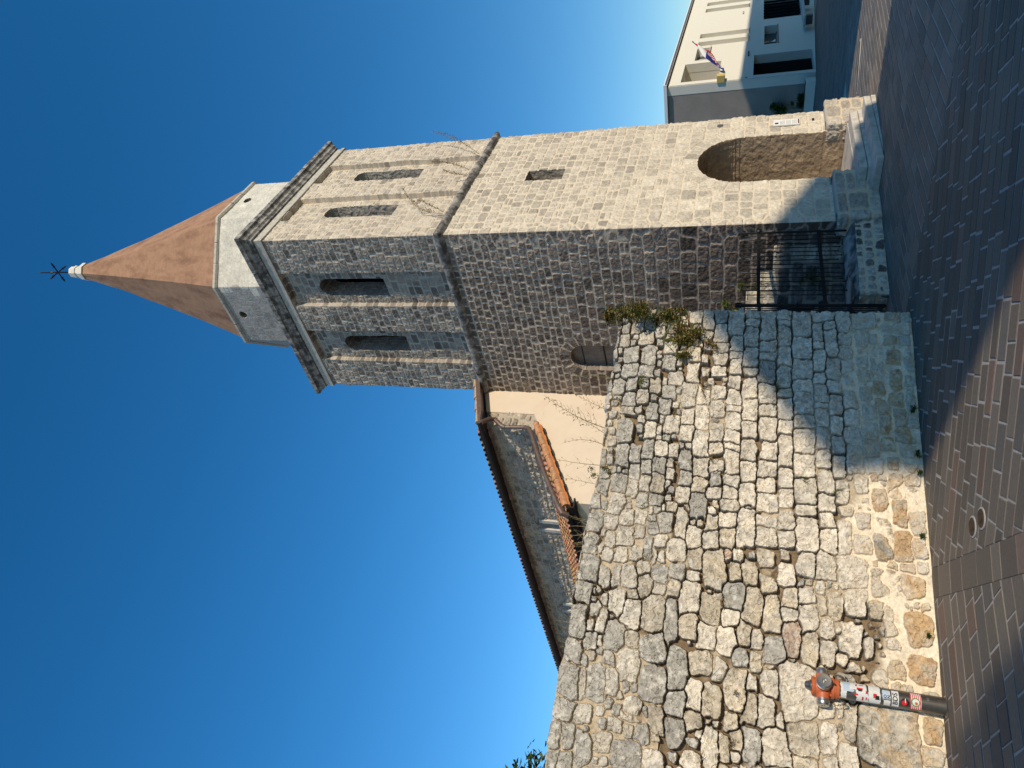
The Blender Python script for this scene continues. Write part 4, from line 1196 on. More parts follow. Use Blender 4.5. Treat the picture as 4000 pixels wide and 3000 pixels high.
# two little round valve covers
for i, (x_, y_, lab) in enumerate(((-5.39, -.70, 'small round iron valve cover in the paving, the one nearer the rubble wall'), (-5.46, -.90, 'small round iron valve cover in the paving, the one farther from the rubble wall'))):
    e_ = empty('valve_cover', (x_, y_, 0), label=lab, cat='manhole cover', group='round valve covers in the paving')
    b = MB(); b.lathe((0, 0, -.004), (0, 0, 1), [(0, .080), (.0075, .080), (.0085, .068), (.0102, 0.0)], 28); b.build('mortar_collar', M['joint'], e_)
    b = MB(); b.lathe((0, 0, -.002), (0, 0, 1), [(0, .066), (.0095, .066), (.011, .062), (.011, .055), (.009, .054), (.009, .040), (.011, .039), (.011, .03), (.009, .029), (.009, 0)], 28)
    for q in range(5): b.box((0, -.02 + q * .01, .0105), (.05, .004, .003))
    b.build('cover', mat('rusty cover', (0.07, 0.045, 0.03), rough=.6, metal=.5, var=.3, vscale=40), e_)

# ================================================================== LOW WALL, RAILING, GATE, COURTYARD
LWD = Vector((-0.98, 0.21, 0)).normalized(); LWN = Vector((0.21, 0.98, 0)).normalized()      # along, and away from the lane
LW0 = Vector((-0.13, -0.08, 0))
def low_wall():
    rg = np.random.RandomState(4)
    A_ = LW0 + LWD * 1.28; B_ = LW0 + LWD * 0.0
    pth = [tuple((A_ + LWN * .36)[:2]), tuple(A_[:2]), tuple(B_[:2])]
    st = coursed(-.1, 1.8, -0.02, .34, lambda z: 0.115, lambda s, z: 0.13, rg)
    def base(cs, cz, r):
        k = r.random()
        if k < .35: return np.array([0.14, 0.13, 0.125]) * r.uniform(.7, 1.3)
        return np.array([0.40, 0.375, 0.33]) * r.uniform(.75, 1.15)
    o, X, ZZg, N, hl = masonry('low_wall', pth, -0.02, 0.32, 0.010, st, base, rg, M['stone'], None, 0.022,
                               lambda a, b_: np.broadcast_to(np.array([0.58, .50, .38]), a.shape + (3,)), relief=.02, seed=81, r=.03, warp=.016, wear=.7, p=3)
    tag(o, 'knee-high stone wall under the black railing, between the tower foot and the gate', 'low wall')
    n = X.shape[0]
    V = []; F = []; C = []
    K = 22
    for i in range(n):
        for k in range(K):
            d = .006 + .36 * k / (K - 1); 
            z = .32 + .10 * min(d / .28, 1) + (fbm(np.array([X[i, -1, 0] * 9]), np.array([d * 9]), 83, 4)[0] - .5) * .03
            f_ = fbm(np.array([X[i, -1, 0] * 11]), np.array([d * 11]), 85, 4)[0]
            V.append((X[i, -1, 0] - N[i][0] * d, X[i, -1, 1] - N[i][1] * d, z)); C.append(np.array([0.23, 0.215, 0.195]) * (.35 + 1.2 * sstep(.25, .75, f_)))
    for i in range(n - 1):
        for k in range(K - 1): F.append((i * K + k, (i + 1) * K + k, (i + 1) * K + k + 1, i * K + k + 1))
    mesh_np('coping', V, F, M['stone'], o, np.array(C))
low_wall()
RP0 = LW0 + LWN * 0.15
def RPt(s, z): return RP0 + LWD * s + Vector((0, 0, z))
rail = empty('iron_railing', tuple(RPt(0.6, .4)), label='black wrought iron railing of thin vertical bars on the low stone wall', cat='railing')
off_ = Vector(rail.location)
def rb(b): b.v = [tuple(Vector(v) - off_) for v in b.v]; return b
def scroll(b, base, dirv, sc=1.0, r=.009):
    pts = []
    for q in range(15):
        a = q / 14 * math.pi * 1.75; rad = .034 * sc * (1 - .45 * q / 14)
        pts.append(base + dirv * (.036 * sc - math.cos(a) * rad) + Vector((0, 0, math.sin(a) * rad)))
    b.tube(pts, r, 6)
b = MB(); b.tube([RPt(.03, .40), RPt(.03, 1.74)], .014, 8); scroll(b, RPt(.03, 1.74), -LWD * -1.0); rb(b).build('post', M['iron'], rail, smooth=True)
for z0_, z1_ in ((1.50, 1.48), (0.745, 0.69)):
    b = MB(); p, q_ = RPt(0.0, z0_), RPt(1.345, z1_)
    m_ = (p + q_) / 2; ang = math.atan2(LWD.y, LWD.x)
    b.prism([p + Vector((0, 0, -.022)), q_ + Vector((0, 0, -.022)), q_ + Vector((0, 0, .022)), p + Vector((0, 0, .022))], LWN * .012)
    rb(b).build('rail', M['iron'], rail)
b = MB(); b.lathe(RPt(0.0, 1.50) - LWN * .01, -LWN, [(0, .035), (.02, .035), (.03, .015)], 14); rb(b).build('boss', M['iron'], rail)
rr = random.Random(9)
for i in range(15):
    s_ = 0.095 + i * 0.076
    lo = (.50 if i % 2 else .545) + rr.uniform(-.01, .01) - .06 * (i / 14)
    b = MB(); b.tube([RPt(s_, lo), RPt(s_, 1.685)], .0068, 6)
    b.lathe(RPt(s_, lo - .006), (0, 0, 1), [(-.008, .004), (0, .011), (.008, .011), (.014, .006)], 8)
    b.lathe(RPt(s_, 1.685), (0, 0, 1), [(0, .0068), (.006, .009), (.014, .003)], 6)
    rb(b).build('bar', M['iron'], rail, smooth=True)
# gate leaf, closed between the railing and the rubble wall
g0 = RPt(1.33, 0)
gend = Vector((W0[0], W0[1], 0)) - Vector((WN[0], WN[1], 0)) * .34 + Vector((.02, 0, 0))
gd = (gend - g0); GL = gd.length; gd.normalize(); gn = Vector((-gd.y, gd.x, 0)); gn = gn if gn.y > 0 else -gn
gate = empty('iron_gate', tuple(g0), label='black wrought iron gate with scrolled post top beside the end of the rubble wall', cat='gate')
off_ = Vector(g0)
def GP(s, z): return g0 + gd * s + Vector((0, 0, z))
b = MB()
for s_ in (-.012, .035): b.tube([GP(s_, 0.02), GP(s_, 1.72)], .014, 8)
scroll(b, GP(-.012, 1.72), -gd, 1.3, .013); scroll(b, GP(.035, 1.72), gd, 1.3, .013)
rb(b).build('post', M['iron'], gate, smooth=True)
for z_ in (1.47, .69, .10):
    b = MB(); b.prism([GP(.03, z_ - .022), GP(GL, z_ - .022), GP(GL, z_ + .022), GP(.03, z_ + .022)], gn * .012); rb(b).build('rail', M['iron'], gate)
ns_ = max(3, int(GL / .085))
for i in range(1, ns_):
    b = MB(); b.tube([GP(i * GL / ns_, .09), GP(i * GL / ns_, 1.70)], .0068, 6); rb(b).build('bar', M['iron'], gate, smooth=True)
b = MB(); b.prism([GP(.02, 1.18), GP(.02, .86), GP(.09, .83), GP(.14, .90), GP(.14, 1.10), GP(.10, 1.19)], gn * .03); rb(b).build('lock_plate', M['iron'], gate)
b = MB(); b.tube([GP(.09, 1.02) - gn * .05, GP(.09, 1.02)], .008, 6); b.tube([GP(.09, 1.02) - gn * .05, GP(.0, 1.02) - gn * .05], .007, 6); rb(b).build('handle', M['iron'], gate)

# block wall stepping up inside the courtyard
YD = Vector((-0.69876, 0.71535, 0)); Y0 = Vector((-.02, .38, 0))
def courtyard():
    rg = np.random.RandomState(14)
    L = 2.3
    A_ = Y0 + YD * L; B_ = Y0 - YD * .15
    pth = [tuple(A_[:2]), tuple(B_[:2])]
    Lt = L + .15
    st = coursed(-.1, Lt + .2, 0.0, 1.9, lambda z: 0.185, lambda s, z: 0.30, rg)
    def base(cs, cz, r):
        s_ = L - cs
        if cz > 1.28: return np.array([0.50, 0.45, 0.36]) * r.uniform(.85, 1.1)  # upper blocks coloured pale to paint in the sun on them
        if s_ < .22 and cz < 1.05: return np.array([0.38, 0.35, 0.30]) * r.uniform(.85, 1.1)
        return np.array([0.075, 0.075, 0.075]) * r.uniform(.5, 1.8)  # stained blocks, coloured darker still to paint in the courtyard shade
    def hole(u, z):
        s_ = L - u
        top = np.where(s_ < .33, 1.29, np.where(s_ < .62, 1.46, np.where(s_ < .88, 1.64, 1.80)))
        return z > top
    o, X, ZZg, N, hl = masonry('courtyard_wall', pth, -.02, 1.9, .012, st, base, rg, M['stone'], None, .022,
                               lambda a, b_: np.broadcast_to(np.array([0.26, .235, .20]), a.shape + (3,)), relief=.02, seed=91, holes=[hole], wear=.8)  # joint colour lowered as part of the painted courtyard shade
    tag(o, 'dark-stained block wall with sun and shade painted in, stepping up to the left behind the railing and gate', 'wall')
    off = Vector((0.715, .699, 0))
    for (s0_, s1_, zt) in ((-.15, .33, 1.29), (.33, .62, 1.46), (.62, .88, 1.64), (.88, 2.3, 1.80)):
        b = MB(); p, q_ = Y0 + YD * s0_ + Vector((0, 0, zt - .03)) + off * .01, Y0 + YD * s1_ + Vector((0, 0, zt - .03)) + off * .01
        b.prism([p, q_, q_ + off * .5, p + off * .5], (0, 0, .03)); b.build('coping', M['cut'], o)
courtyard()

# ================================================================== PLAQUE, DISC, KNOB on the tower
pl = empty('information_plaque', (3.11, -.012, 1.11), label='narrow white information plaque with a maroon heading on the sunlit tower face', cat='plaque')
def local(o, b): b.v = [tuple(Vector(v) - Vector(o.location)) for v in b.v]; return b
b = MB(); b.box((3.11, -.022, 1.11), (.215, .022, .41)); local(pl, b).build('panel', M['trim_white'], pl, bevel=.003)
b = MB(); b.box((3.075, -.0345, 1.265), (.055, .003, .055)); local(pl, b).build('emblem', mat('maroon', (.12, .02, .03)), pl)
b = MB(); b.box((3.11, -.0345, .925), (.17, .003, .018)); local(pl, b).build('stripe', mat('brown red', (.12, .03, .02)), pl)
b = MB()
rr = random.Random(3)
for i in range(17):
    z_ = 1.205 - i * .0155
    if i in (5, 11): continue
    w_ = rr.uniform(.13, .17) if i > 1 else .12
    b.box((3.11 - (.17 - w_) / 2, -.0345, z_), (w_, .002, .0045 if i > 1 else .007))
local(pl, b).build('text', mat('grey print', (.35, .35, .35)), pl)
b = MB(); b.lathe((3.21, .01, 2.18), (0, -1, 0), [(0, .05), (.025, .05), (.03, .04), (.03, 0)], 20)
tag(b.build('survey_disc', M['lead']), 'round grey metal disc high on the tower to the right of the door arch', 'disc')
b = MB(); b.lathe((3.16, .01, .70), (0, -1, 0), [(0, .010), (.02, .010), (.024, .018), (.04, .020), (.048, .012), (.05, 0)], 14)
tag(b.build('door_bell_knob', M['iron']), 'small dark round knob below the white plaque', 'knob')

# ================================================================== HYDRANT
hy = empty('fire_hydrant', (-6.10, 0.73, 0), label='orange-topped fire hydrant on a stickered steel pole in front of the rubble wall', cat='fire hydrant')
toC = (Vector(cam.location) - Vector((-6.10, .73, 1.6))); toC.z = 0; toC.normalize()
side = Vector((-toC.y, toC.x, 0))           # to the right seen from the camera
if side.dot(Vector((0.7, -0.71, 0))) < 0: side = -side
PR = .068
b = MB(); b.lathe((0, 0, -.01), (0, 0, 1), [(0, .083), (.012, .083), (.018, .070), (.02, PR), (.79, PR)], 36); b.build('pole', M['pole'], hy, smooth=True)
b = MB(); b.lathe((0, 0, 0), (0, 0, 1), [(.775, .060), (.778, .080), (.800, .082), (.803, .074), (.812, .074), (.815, .084), (.838, .084), (.842, .06)], 36)
for q in range(6):
    a = q * math.pi / 3 + .3
    for z_ in (.772, .836): b.lathe((math.cos(a) * .073, math.sin(a) * .073, z_), (0, 0, 1), [(0, .010), (.012, .010), (.013, .006)], 6)
head = b.build('head_flange', M['orange'], hy, smooth=True)
front = (toC * math.cos(math.radians(20)) + side * math.sin(math.radians(20))).normalized()
rt = (toC * math.cos(math.radians(112)) + side * math.sin(math.radians(112))).normalized()
lf_ = (toC * math.cos(math.radians(-72)) + side * math.sin(math.radians(-72))).normalized()
b = MB(); b.lathe((0, 0, 0), (0, 0, 1), [(.838, .052), (.85, .060), (.875, .075), (.90, .080), (.93, .078), (.955, .070), (.962, .074), (.982, .074), (.985, .066)], 36)
for d_ in (front, rt, lf_):
    b.lathe(Vector((0, 0, .898)), d_, [(.03, .062), (.085, .050), (.095, .050), (.104, .050)], 28)
b.build('head', M['orange'], hy, smooth=True)
b = MB(); b.lathe((0, 0, .983), (0, 0, 1), [(0, .044), (.012, .044), (.02, .036), (.04, .030), (.052, .022), (.056, 0)], 24); b.build('spindle_cap', M['pole'], hy, smooth=True)
for d_, r_ in ((front, .060), (rt, .050), (lf_, .050)):
    b = MB(); b.lathe(Vector((0, 0, .898)), d_, [(.092, r_ * .95), (.095, r_), (.112, r_), (.114, r_ * .93), (.120, r_ * .93), (.122, r_), (.140, r_ * .98), (.150, r_ * .82), (.149, r_ * .6), (.149, r_ * .28), (.140, r_ * .26), (.140, r_ * .12), (.152, r_ * .10), (.153, 0)], 36)
    b.build('outlet_cap', M['steel'], hy, smooth=True)
def chain(p, q_, sag, n, nm='chain'):
    b = MB()
    pts = [p.lerp(q_, t / n) + Vector((0, 0, -sag * 4 * (t / n) * (1 - t / n))) for t in range(n + 1)]
    for i in range(n):
        c = (pts[i] + pts[i + 1]) / 2; d = (pts[i + 1] - pts[i]).normalized()
        u_ = d.cross(Vector((0, 0, 1))).normalized() if i % 2 else d.cross(d.cross(Vector((0, 0, 1)))).normalized()
        ring = [c + d * math.cos(a) * .012 + u_ * math.sin(a) * .006 for a in [k * math.pi / 4 for k in range(9)]]
        b.tube(ring, .0017, 4, cap=False)
    b.build(nm, M['chain'], hy)
chain(Vector((0, 0, .80)) + rt * .075 + toC * .02, Vector((0, 0, .86)) + rt * .14, .09, 14)
chain(Vector((0, 0, .79)) + lf_ * .075 + toC * .02, Vector((0, 0, .855)) + lf_ * .14, .085, 14)
chain(Vector((0, 0, .81)) + front * .088, Vector((0, 0, .845)) + front * .135, .01, 5)
chain(Vector((0, 0, .80)) + rt * .06 + toC * .06, Vector((0, 0, .72)) + rt * .12, .03, 9)

def on_pole(u, z, r):                      # u: metres round the pole to the right of the side facing the lane
    a = u / PR
    d = toC * math.cos(a) + side * math.sin(a)
    return Vector((0, 0, z)) + d * r
STK = [0]
def patch(u0, u1, z0, z1, m, name='sticker', lift=None, skew=0.0, parent=None, jag=0.0, seed=0, thick=.0006):
    rr = random.Random(seed)
    STK[0] += 1
    lift = .0008 + .00035 * (STK[0] % 7) if lift is None else lift
    b = MB(); n = 10
    vs = []
    for i in range(n + 1):
        u = u0 + (u1 - u0) * i / n
        ja, jb = rr.uniform(-jag, jag), rr.uniform(-jag, jag)
        vs += [on_pole(u, z0 + skew * (u - u0) + ja, PR + lift), on_pole(u, z1 + skew * (u - u0) + jb, PR + lift)]
    fs = [(2 * i, 2 * i + 2, 2 * i + 3, 2 * i + 1) for i in range(n)]
    b.add(vs, fs); return b.build(name, m, parent or hy, smooth=True)
def pole_text(txt, u, z, size, m, parent, lift=.0035, bold=.0, rotz=0):
    cu = bpy.data.curves.new('txt', 'FONT'); cu.body = txt; cu.size = size; cu.align_x = 'CENTER'; cu.align_y = 'CENTER'; cu.offset = bold
    to = bpy.data.objects.new('txt', cu); COL.objects.link(to)
    bpy.context.view_layer.update()
    me = bpy.data.meshes.new_from_object(to.evaluated_get(bpy.context.evaluated_depsgraph_get()))
    bpy.data.objects.remove(to)
    import bmesh
    bm = bmesh.new(); bm.from_mesh(me); bmesh.ops.triangulate(bm, faces=bm.faces)
    for _ in range(3):
        es = [e for e in bm.edges if e.calc_length() > .006]
        if es: bmesh.ops.subdivide_edges(bm, edges=es, cuts=1)
        bmesh.ops.triangulate(bm, faces=bm.faces)
    bm.to_mesh(me); bm.free()
    for v in me.vertices:
        q_ = on_pole(u + v.co.x, z + v.co.y, PR + lift)
        v.co = q_
    me.materials.clear(); me.materials.append(m)
    o = bpy.data.objects.new('lettering', me); COL.objects.link(o); o.parent = parent
    return o
patch(-.065, .085, .725, .768, M['paper'], seed=1, jag=.004)
patch(.00, .10, .672, .752, M['paperblue'], seed=2, jag=.006)
patch(.02, .10, .640, .70, M['paper'], seed=21, jag=.008)
s2 = patch(-.072, .09, .565, .650, M['paper'], seed=3, jag=.006, skew=.08)
for (u_, z_, w_, h_) in ((-.055, .60, .03, .012), (-.02, .64, .012, .03), (.02, .605, .018, .045), (.05, .645, .02, .012), (-.045, .575, .02, .010), (.0, .575, .02, .01), (.06, .60, .008, .03)):
    patch(u_, u_ + w_, z_, z_ + h_, M['red'], 'print', lift=.0042, parent=s2, seed=5, jag=.002)
patch(.012, .028, .612, .64, M['black'], 'print', lift=.0046, parent=s2, jag=.002)
s3 = patch(-.070, .085, .478, .562, M['paper'], seed=6, jag=.004)
patch(-.02, .012, .505, .53, M['red'], 'print', lift=.0042, parent=s3, jag=.003, seed=8)
patch(-.03, .0, .485, .515, M['black'], 'print', lift=.0044, parent=s3, jag=.004, seed=9)
patch(-.01, -.002, .695, .72, M['black'], 'print', lift=.004, jag=.004, seed=10)
s4 = patch(-.070, .05, .405, .452, M['paper'], seed=11, jag=.002)
patch(-.02, .055, .412, .462, M['paperblue'], 'print', lift=.0024, parent=s4, jag=.004, seed=12)
pole_text('EO', -.002, .442, .030, M['black'], s4, lift=.0045, bold=.0006); pole_text('EN', -.002, .416, .030, M['black'], s4, lift=.0045, bold=.0006)
s5 = patch(-.066, .062, .345, .395, M['paper'], seed=13, lift=.0026)
pole_text('BDS', -.002, .370, .050, M['black'], s5, lift=.0040, bold=.0010)
def disc(u, z, r, m, name, parent, lift):
    b = MB(); vs = [on_pole(u, z, PR + lift)] + [on_pole(u + math.cos(a) * r, z + math.sin(a) * r, PR + lift) for a in [k * math.pi / 12 for k in range(24)]]
    b.add(vs, [(0, k + 1, (k + 1) % 24 + 1) for k in range(24)]); return b.build(name, m, parent, smooth=True)
s6 = disc(-.016, .300, .030, M['black'], 'sticker', hy, .0016); disc(-.022, .306, .020, M['red'], 'print', s6, .0022); patch(-.02, .012, .296, .302, M['paper'], 'print', lift=.003, parent=s6)
s7 = patch(-.062, .072, .185, .262, M['paper'], seed=15, lift=.0014)
for q in range(6): patch(-.062, .072, .188 + q * .0135, .194 + q * .0135, M['red'], 'print', lift=.0020, parent=s7)
disc(-.004, .226, .032, M['green'], 'print', s7, .0026); disc(-.004, .226, .024, M['paper'], 'print', s7, .0031); disc(-.012, .222, .011, M['orange'], 'print', s7, .0036)
patch(.02, .05, .128, .146, M['steel'], 'sticker', lift=.001, seed=16)

# ================================================================== WHITE BUILDING
BC = Vector((26.07, 7.84, -0.91)); ba = math.radians(3.15)
BX = Vector((math.cos(ba), math.sin(ba), 0)); BY = Vector((-math.sin(ba), math.cos(ba), 0))
bld = empty('white_building', tuple(BC), ba, label='modern off-white rendered building with a bare grey side wall across the square', cat='building')
def facade(name, openings, x0, x1, z0, z1, thick, m, back=0.0):
    """wall in local x-z with rectangular openings cut clean through"""
    xs = sorted({x0, x1, *[o[0] for o in openings], *[o[1] for o in openings]}); zs = sorted({z0, z1, *[o[2] for o in openings], *[o[3] for o in openings]})
    xs = [v for v in xs if x0 <= v <= x1]; zs = [v for v in zs if z0 <= v <= z1]
    b = MB()
    def solid(i, j):
        if i < 0 or j < 0 or i >= len(xs) - 1 or j >= len(zs) - 1: return False
        cx_, cz_ = (xs[i] + xs[i + 1]) / 2, (zs[j] + zs[j + 1]) / 2
        return not any(o[0] < cx_ < o[1] and o[2] < cz_ < o[3] for o in openings)
    y0, y1 = back, back + thick
    for i in range(len(xs) - 1):
        for j in range(len(zs) - 1):
            if not solid(i, j): continue
            a, c, d, e = xs[i], xs[i + 1], zs[j], zs[j + 1]
            b.add([(a, y0, d), (c, y0, d), (c, y0, e), (a, y0, e)], [(0, 1, 2, 3)])
            b.add([(a, y1, d), (c, y1, d), (c, y1, e), (a, y1, e)], [(3, 2, 1, 0)])
            if not solid(i - 1, j): b.add([(a, y0, d), (a, y0, e), (a, y1, e), (a, y1, d)], [(0, 1, 2, 3)])
            if not solid(i + 1, j): b.add([(c, y0, d), (c, y0, e), (c, y1, e), (c, y1, d)], [(3, 2, 1, 0)])
            if not solid(i, j - 1): b.add([(a, y0, d), (c, y0, d), (c, y1, d), (a, y1, d)], [(3, 2, 1, 0)])
            if not solid(i, j + 1): b.add([(a, y0, e), (c, y0, e), (c, y1, e), (a, y1, e)], [(0, 1, 2, 3)])
    return b
ops = [(-.20, 2.60, 4.25, 6.02), (3.06, 5.10, 4.92, 5.60), (5.50, 6.28, 3.02, 5.62), (6.98, 7.78, 3.02, 5.62), (12.40, 13.2, 3.12, 5.66), (13.9, 14.7, 3.12, 5.66),
       (-.10, 2.92, .03, 2.70), (4.55, 7.90, 1.58, 2.24), (9.25, 14.2, .30, 2.30)]
b = facade('w', ops, -.62, 22, -.6, 6.62, .42, None); b.build('front_wall', M['render_white'], bld)
b = MB(); b.box((-.55, 6.94, 3.0), (.12, 13.04, 7.2)); b.build('side_wall', M['render_grey'], bld)
b = MB()
b.box((10.7, 6.8, 6.66), (22.9, 13.9, .10)); b.build('roof', M['lead'], bld)
b = MB(); b.box((10.7, -.10, 6.68), (22.9, .09, .15)); b.box((-.75, 6.8, 6.68), (.09, 13.9, .15)); b.build('roof_edge', M['trim_white'], bld)
b = MB(); b.box((10.7, -.03, 6.59), (22.6, .06, .05)); b.build('shade_strip', M['soffit'], bld)  # solid dark strip painting in the shade under the roof edge
b = MB(); b.box((-.42, -.015, 3.2), (.36, .05, 6.6)); b.build('corner_trim', M['render_white'], bld)
# loggia recess
w = MB(); w.box((1.2, 2.2, 5.13), (3.2, .1, 2.2)); w.box((1.2, 1.29, 6.09), (2.9, 1.74, .12)); w.box((1.2, 1.29, 4.18), (2.9, 1.74, .12)); w.box((2.67, 1.29, 5.13), (.12, 1.74, 2.0)); w.box((-.27, 1.29, 5.13), (.12, 1.74, 2.0))
w.build('loggia', M['render_white'], bld)
b = MB(); b.box((.25, 2.1, 5.2), (.8, .06, 1.4)); b.build('loggia_door', M['redbrown'], bld)
# small upper window
w_ = MB(); w_.box((4.08, .442, 5.26), (2.1, .04, .72)); win = w_.build('upper_window', M['glass'], bld)
b = MB()
for x_ in (3.09, 3.75, 4.4, 5.06): b.box((x_, .39, 5.26), (.05, .06, .66))
b.box((4.08, .39, 4.95), (2.0, .06, .05)); b.build('frame', M['trim_white'], win)
b = MB(); b.box((4.08, .05, 4.90), (2.1, .30, .03)); b.build('sill', M['cut'], win)
# tall slit recesses with stucco backs and sills
for x0, x1, z0 in ((5.50, 6.28, 3.02), (6.98, 7.78, 3.02), (12.40, 13.2, 3.12), (13.9, 14.7, 3.12)):
    b = MB(); b.box(((x0 + x1) / 2, .472, (z0 + 5.64) / 2), (x1 - x0 + .1, .1, 5.76 - z0)); rc = b.build('slit_recess', M['render_white'], bld)
    b = MB(); b.box(((x0 + x1) / 2, .16, z0 - .01), (x1 - x0 + .04, .38, .04)); b.build('sill', M['lead'], rc)
# passage entrance, inner walls coloured near-black to paint in its shade
b = MB(); b.box((1.4, 3.0, 1.3), (3.1, .1, 2.9)); b.box((2.99, 1.71, 1.3), (.12, 2.58, 2.9)); b.box((-.17, 1.71, 1.3), (.12, 2.58, 2.9)); b.box((1.4, 1.71, 2.77), (3.2, 2.58, .12)); b.build('entrance', M['dark'], bld)
# long low window
w_ = MB(); w_.box((6.22, .442, 1.91), (3.45, .04, .76)); win = w_.build('low_window', M['glass'], bld)
b = MB(); b.box((6.22, .38, 1.61), (3.32, .07, .05)); b.box((5.0, .385, 1.91), (.05, .06, .64)); b.box((6.1, .385, 1.91), (.05, .06, .64)); b.box((6.22, .02, 1.555), (3.44, .10, .05)); b.build('frame', M['lead'], win)
b = MB(); b.box((4.80, .405, 1.85), (.38, .02, .45)); b.build('blind', M['redbrown'], win)
b = MB(); b.prism([(6.15, .40, 1.66), (6.75, .40, 1.66), (6.15, .40, 1.95)], (0, .01, 0)); b.build('poster', M['trim_white'], win)
# louvered shopfront
b = MB(); b.box((11.7, .442, 1.3), (5.1, .04, 2.2)); win = b.build('shop_window', M['glass'], bld)
for i in range(8):
    b = MB(); x_ = 9.45 + i * .65; b.box((x_, .24, 1.3), (.36, .04, 1.98), R=Matrix.Rotation(math.radians(24), 3, 'Z')); b.build('louvre', M['redbrown'] if i < 1 else M['soffit'], win)
b = MB(); b.box((11.7, .36, .33), (4.95, .10, .05)); b.box((11.7, .36, 2.27), (4.95, .10, .05)); b.build('frame', M['steel'], win)
b = MB(); b.box((3.2, -.03, 2.97), (.72, .05, .06)); b.build('vent', M['soffit'], bld)
for x_ in (11.0, 11.35):
    b = MB(); b.lathe((x_, 0, 3.42), (0, -1, 0), [(0, .05), (.03, .05), (.04, 0)], 10); b.build('wall_fitting', M['lead'], bld)
b = MB(); b.box((-.45, -.01, 3.0), (.20, .06, .12)); b.build('meter_box', M['lead'], bld)
def BW(x, y, z): return BC + BX * x + BY * y + Vector((0, 0, z))
# bench ledge
be = empty('concrete_bench', tuple(BW(8.4, -.45, -.05)), ba, label='pale concrete bench along the foot of the far white building', cat='bench')
b = MB(); b.box((0, 0, .34), (4.6, .55, .10)); b.build('seat', M['cut_pale'], be, bevel=.01)
for x_ in (-1.9, 1.9): b = MB(); b.box((x_, 0, .12), (.3, .45, .34)); b.build('leg', M['lead'], be)
b = MB(); rr = random.Random(2)
pt_ = empty('planter_pot', tuple(BW(12.2, -1.0, -.05)), ba, label='pale round planter pot standing in front of the louvred shop window', cat='planter')
b.lathe((0, 0, 0), (0, 0, 1), [(0, .18), (.02, .2), (.30, .26), (.34, .27), (.36, .27), (.36, .22)], 18); b.build('pot', M['cut_pale'], pt_, smooth=True)
# yellow alarm box on the corner and its bracket
yb = empty('alarm_box', tuple(BW(-.50, -.14, 4.13)), ba, label='yellow rectangular box on the upper corner of the white building', cat='alarm box')
b = MB(); b.box((0, 0, 0), (.34, .34, .36)); b.build('housing', M['yellow'], yb, bevel=.02)
b = MB(); b.box((.45, .06, .03), (.42, .05, .30)); b.lathe((.35, .03, .03), (0, -1, 0), [(0, .04), (.03, .04), (.03, 0)], 8); b.lathe((.55, .03, .03), (0, -1, 0), [(0, .04), (.03, .04), (.03, 0)], 8); b.build('bracket', M['lead'], yb)
# flags
def interp(P, t):
    f = t * (len(P) - 1); i = min(int(f), len(P) - 2); return Vector(P[i]).lerp(Vector(P[i + 1]), f - i)
def flag(name, label, pole0, pole1, Lc, Rc, patches, bulge, seed, checks=None):
    """Lc, Rc: left and right edge curves of the hanging cloth; patches: (u0,u1,v0,v1,material)"""
    e_ = empty(name, tuple(BW(*pole0)), ba, label=label, cat='flag')
    o0 = Vector(pole0)
    b = MB(); b.tube([Vector((0, 0, 0)), Vector(pole1) - o0], .02, 8); b.lathe(Vector(pole1) - o0, (Vector(pole1) - o0), [(0, .03), (.04, .035), (.08, .01)], 8); b.build('pole', M['steel'], e_, smooth=True)
    def pt(u, v):
        l, r_ = interp(Lc, u) - o0, interp(Rc, u) - o0
        p = l.lerp(r_, v)
        return p + Vector((0, -1, 0)) * (math.sin(math.pi * v) * bulge * math.sin(math.pi * min(u + .05, 1)) + math.sin(u * 11 + v * 7 + seed) * bulge * .22)
    for (u0, u1, v0, v1, mm) in patches:
        b = MB(); vs = []; fs = []; nu = nv = 14
        for i in range(nu + 1):
            for j in range(nv + 1): vs.append(pt(u0 + (u1 - u0) * i / nu, v0 + (v1 - v0) * j / nv))
        for i in range(nu):
            for j in range(nv): fs.append((i * (nv + 1) + j, (i + 1) * (nv + 1) + j, (i + 1) * (nv + 1) + j + 1, i * (nv + 1) + j + 1))
        b.add(vs, fs); b.build('stripe', M[mm], e_, smooth=True)
    if checks:
        br, bw_ = MB(), MB()
        u0, u1, v0, v1 = checks
        for i in range(5):
            for j in range(4):
                a_, b_ = u0 + (u1 - u0) * i / 5, v0 + (v1 - v0) * j / 4; du_, dv_ = (u1 - u0) / 5, (v1 - v0) / 4
                q_ = [pt(a_, b_) , pt(a_ + du_, b_), pt(a_ + du_, b_ + dv_), pt(a_, b_ + dv_)]
                (br if (i + j) % 2 else bw_).add([p + Vector((0, -.012, 0)) for p in q_], [(0, 1, 2, 3)])
        br.build('checker', M['flagred'], e_); bw_.build('checker', M['flagwhite'], e_)
flag('national_flag', 'red, white and blue flag with chequered shield on a slanted pole, white building', (1.2, .05, 4.05), (1.95, -1.2, 5.56),
     [(1.88, -1.14, 5.48), (1.50, -1.05, 5.30), (1.12, -.85, 5.10), (.86, -.66, 4.86), (.86, -.45, 4.62), (.95, -.32, 4.45), (.82, -.3, 4.36)],
     [(1.93, -1.16, 5.52), (1.88, -1.02, 5.28), (1.92, -.86, 5.02), (1.90, -.74, 4.82), (1.74, -.56, 4.60), (1.35, -.40, 4.42), (.98, -.3, 4.34)],
     [(0, 1, .70, 1, 'flagred'), (0, .14, 0, .70, 'flagred'), (.14, .46, 0, .70, 'flagwhite'), (.46, .93, 0, .70, 'blue'), (.93, 1, 0, .70, 'flagred')], .10, 1, (.50, .88, .34, .72))
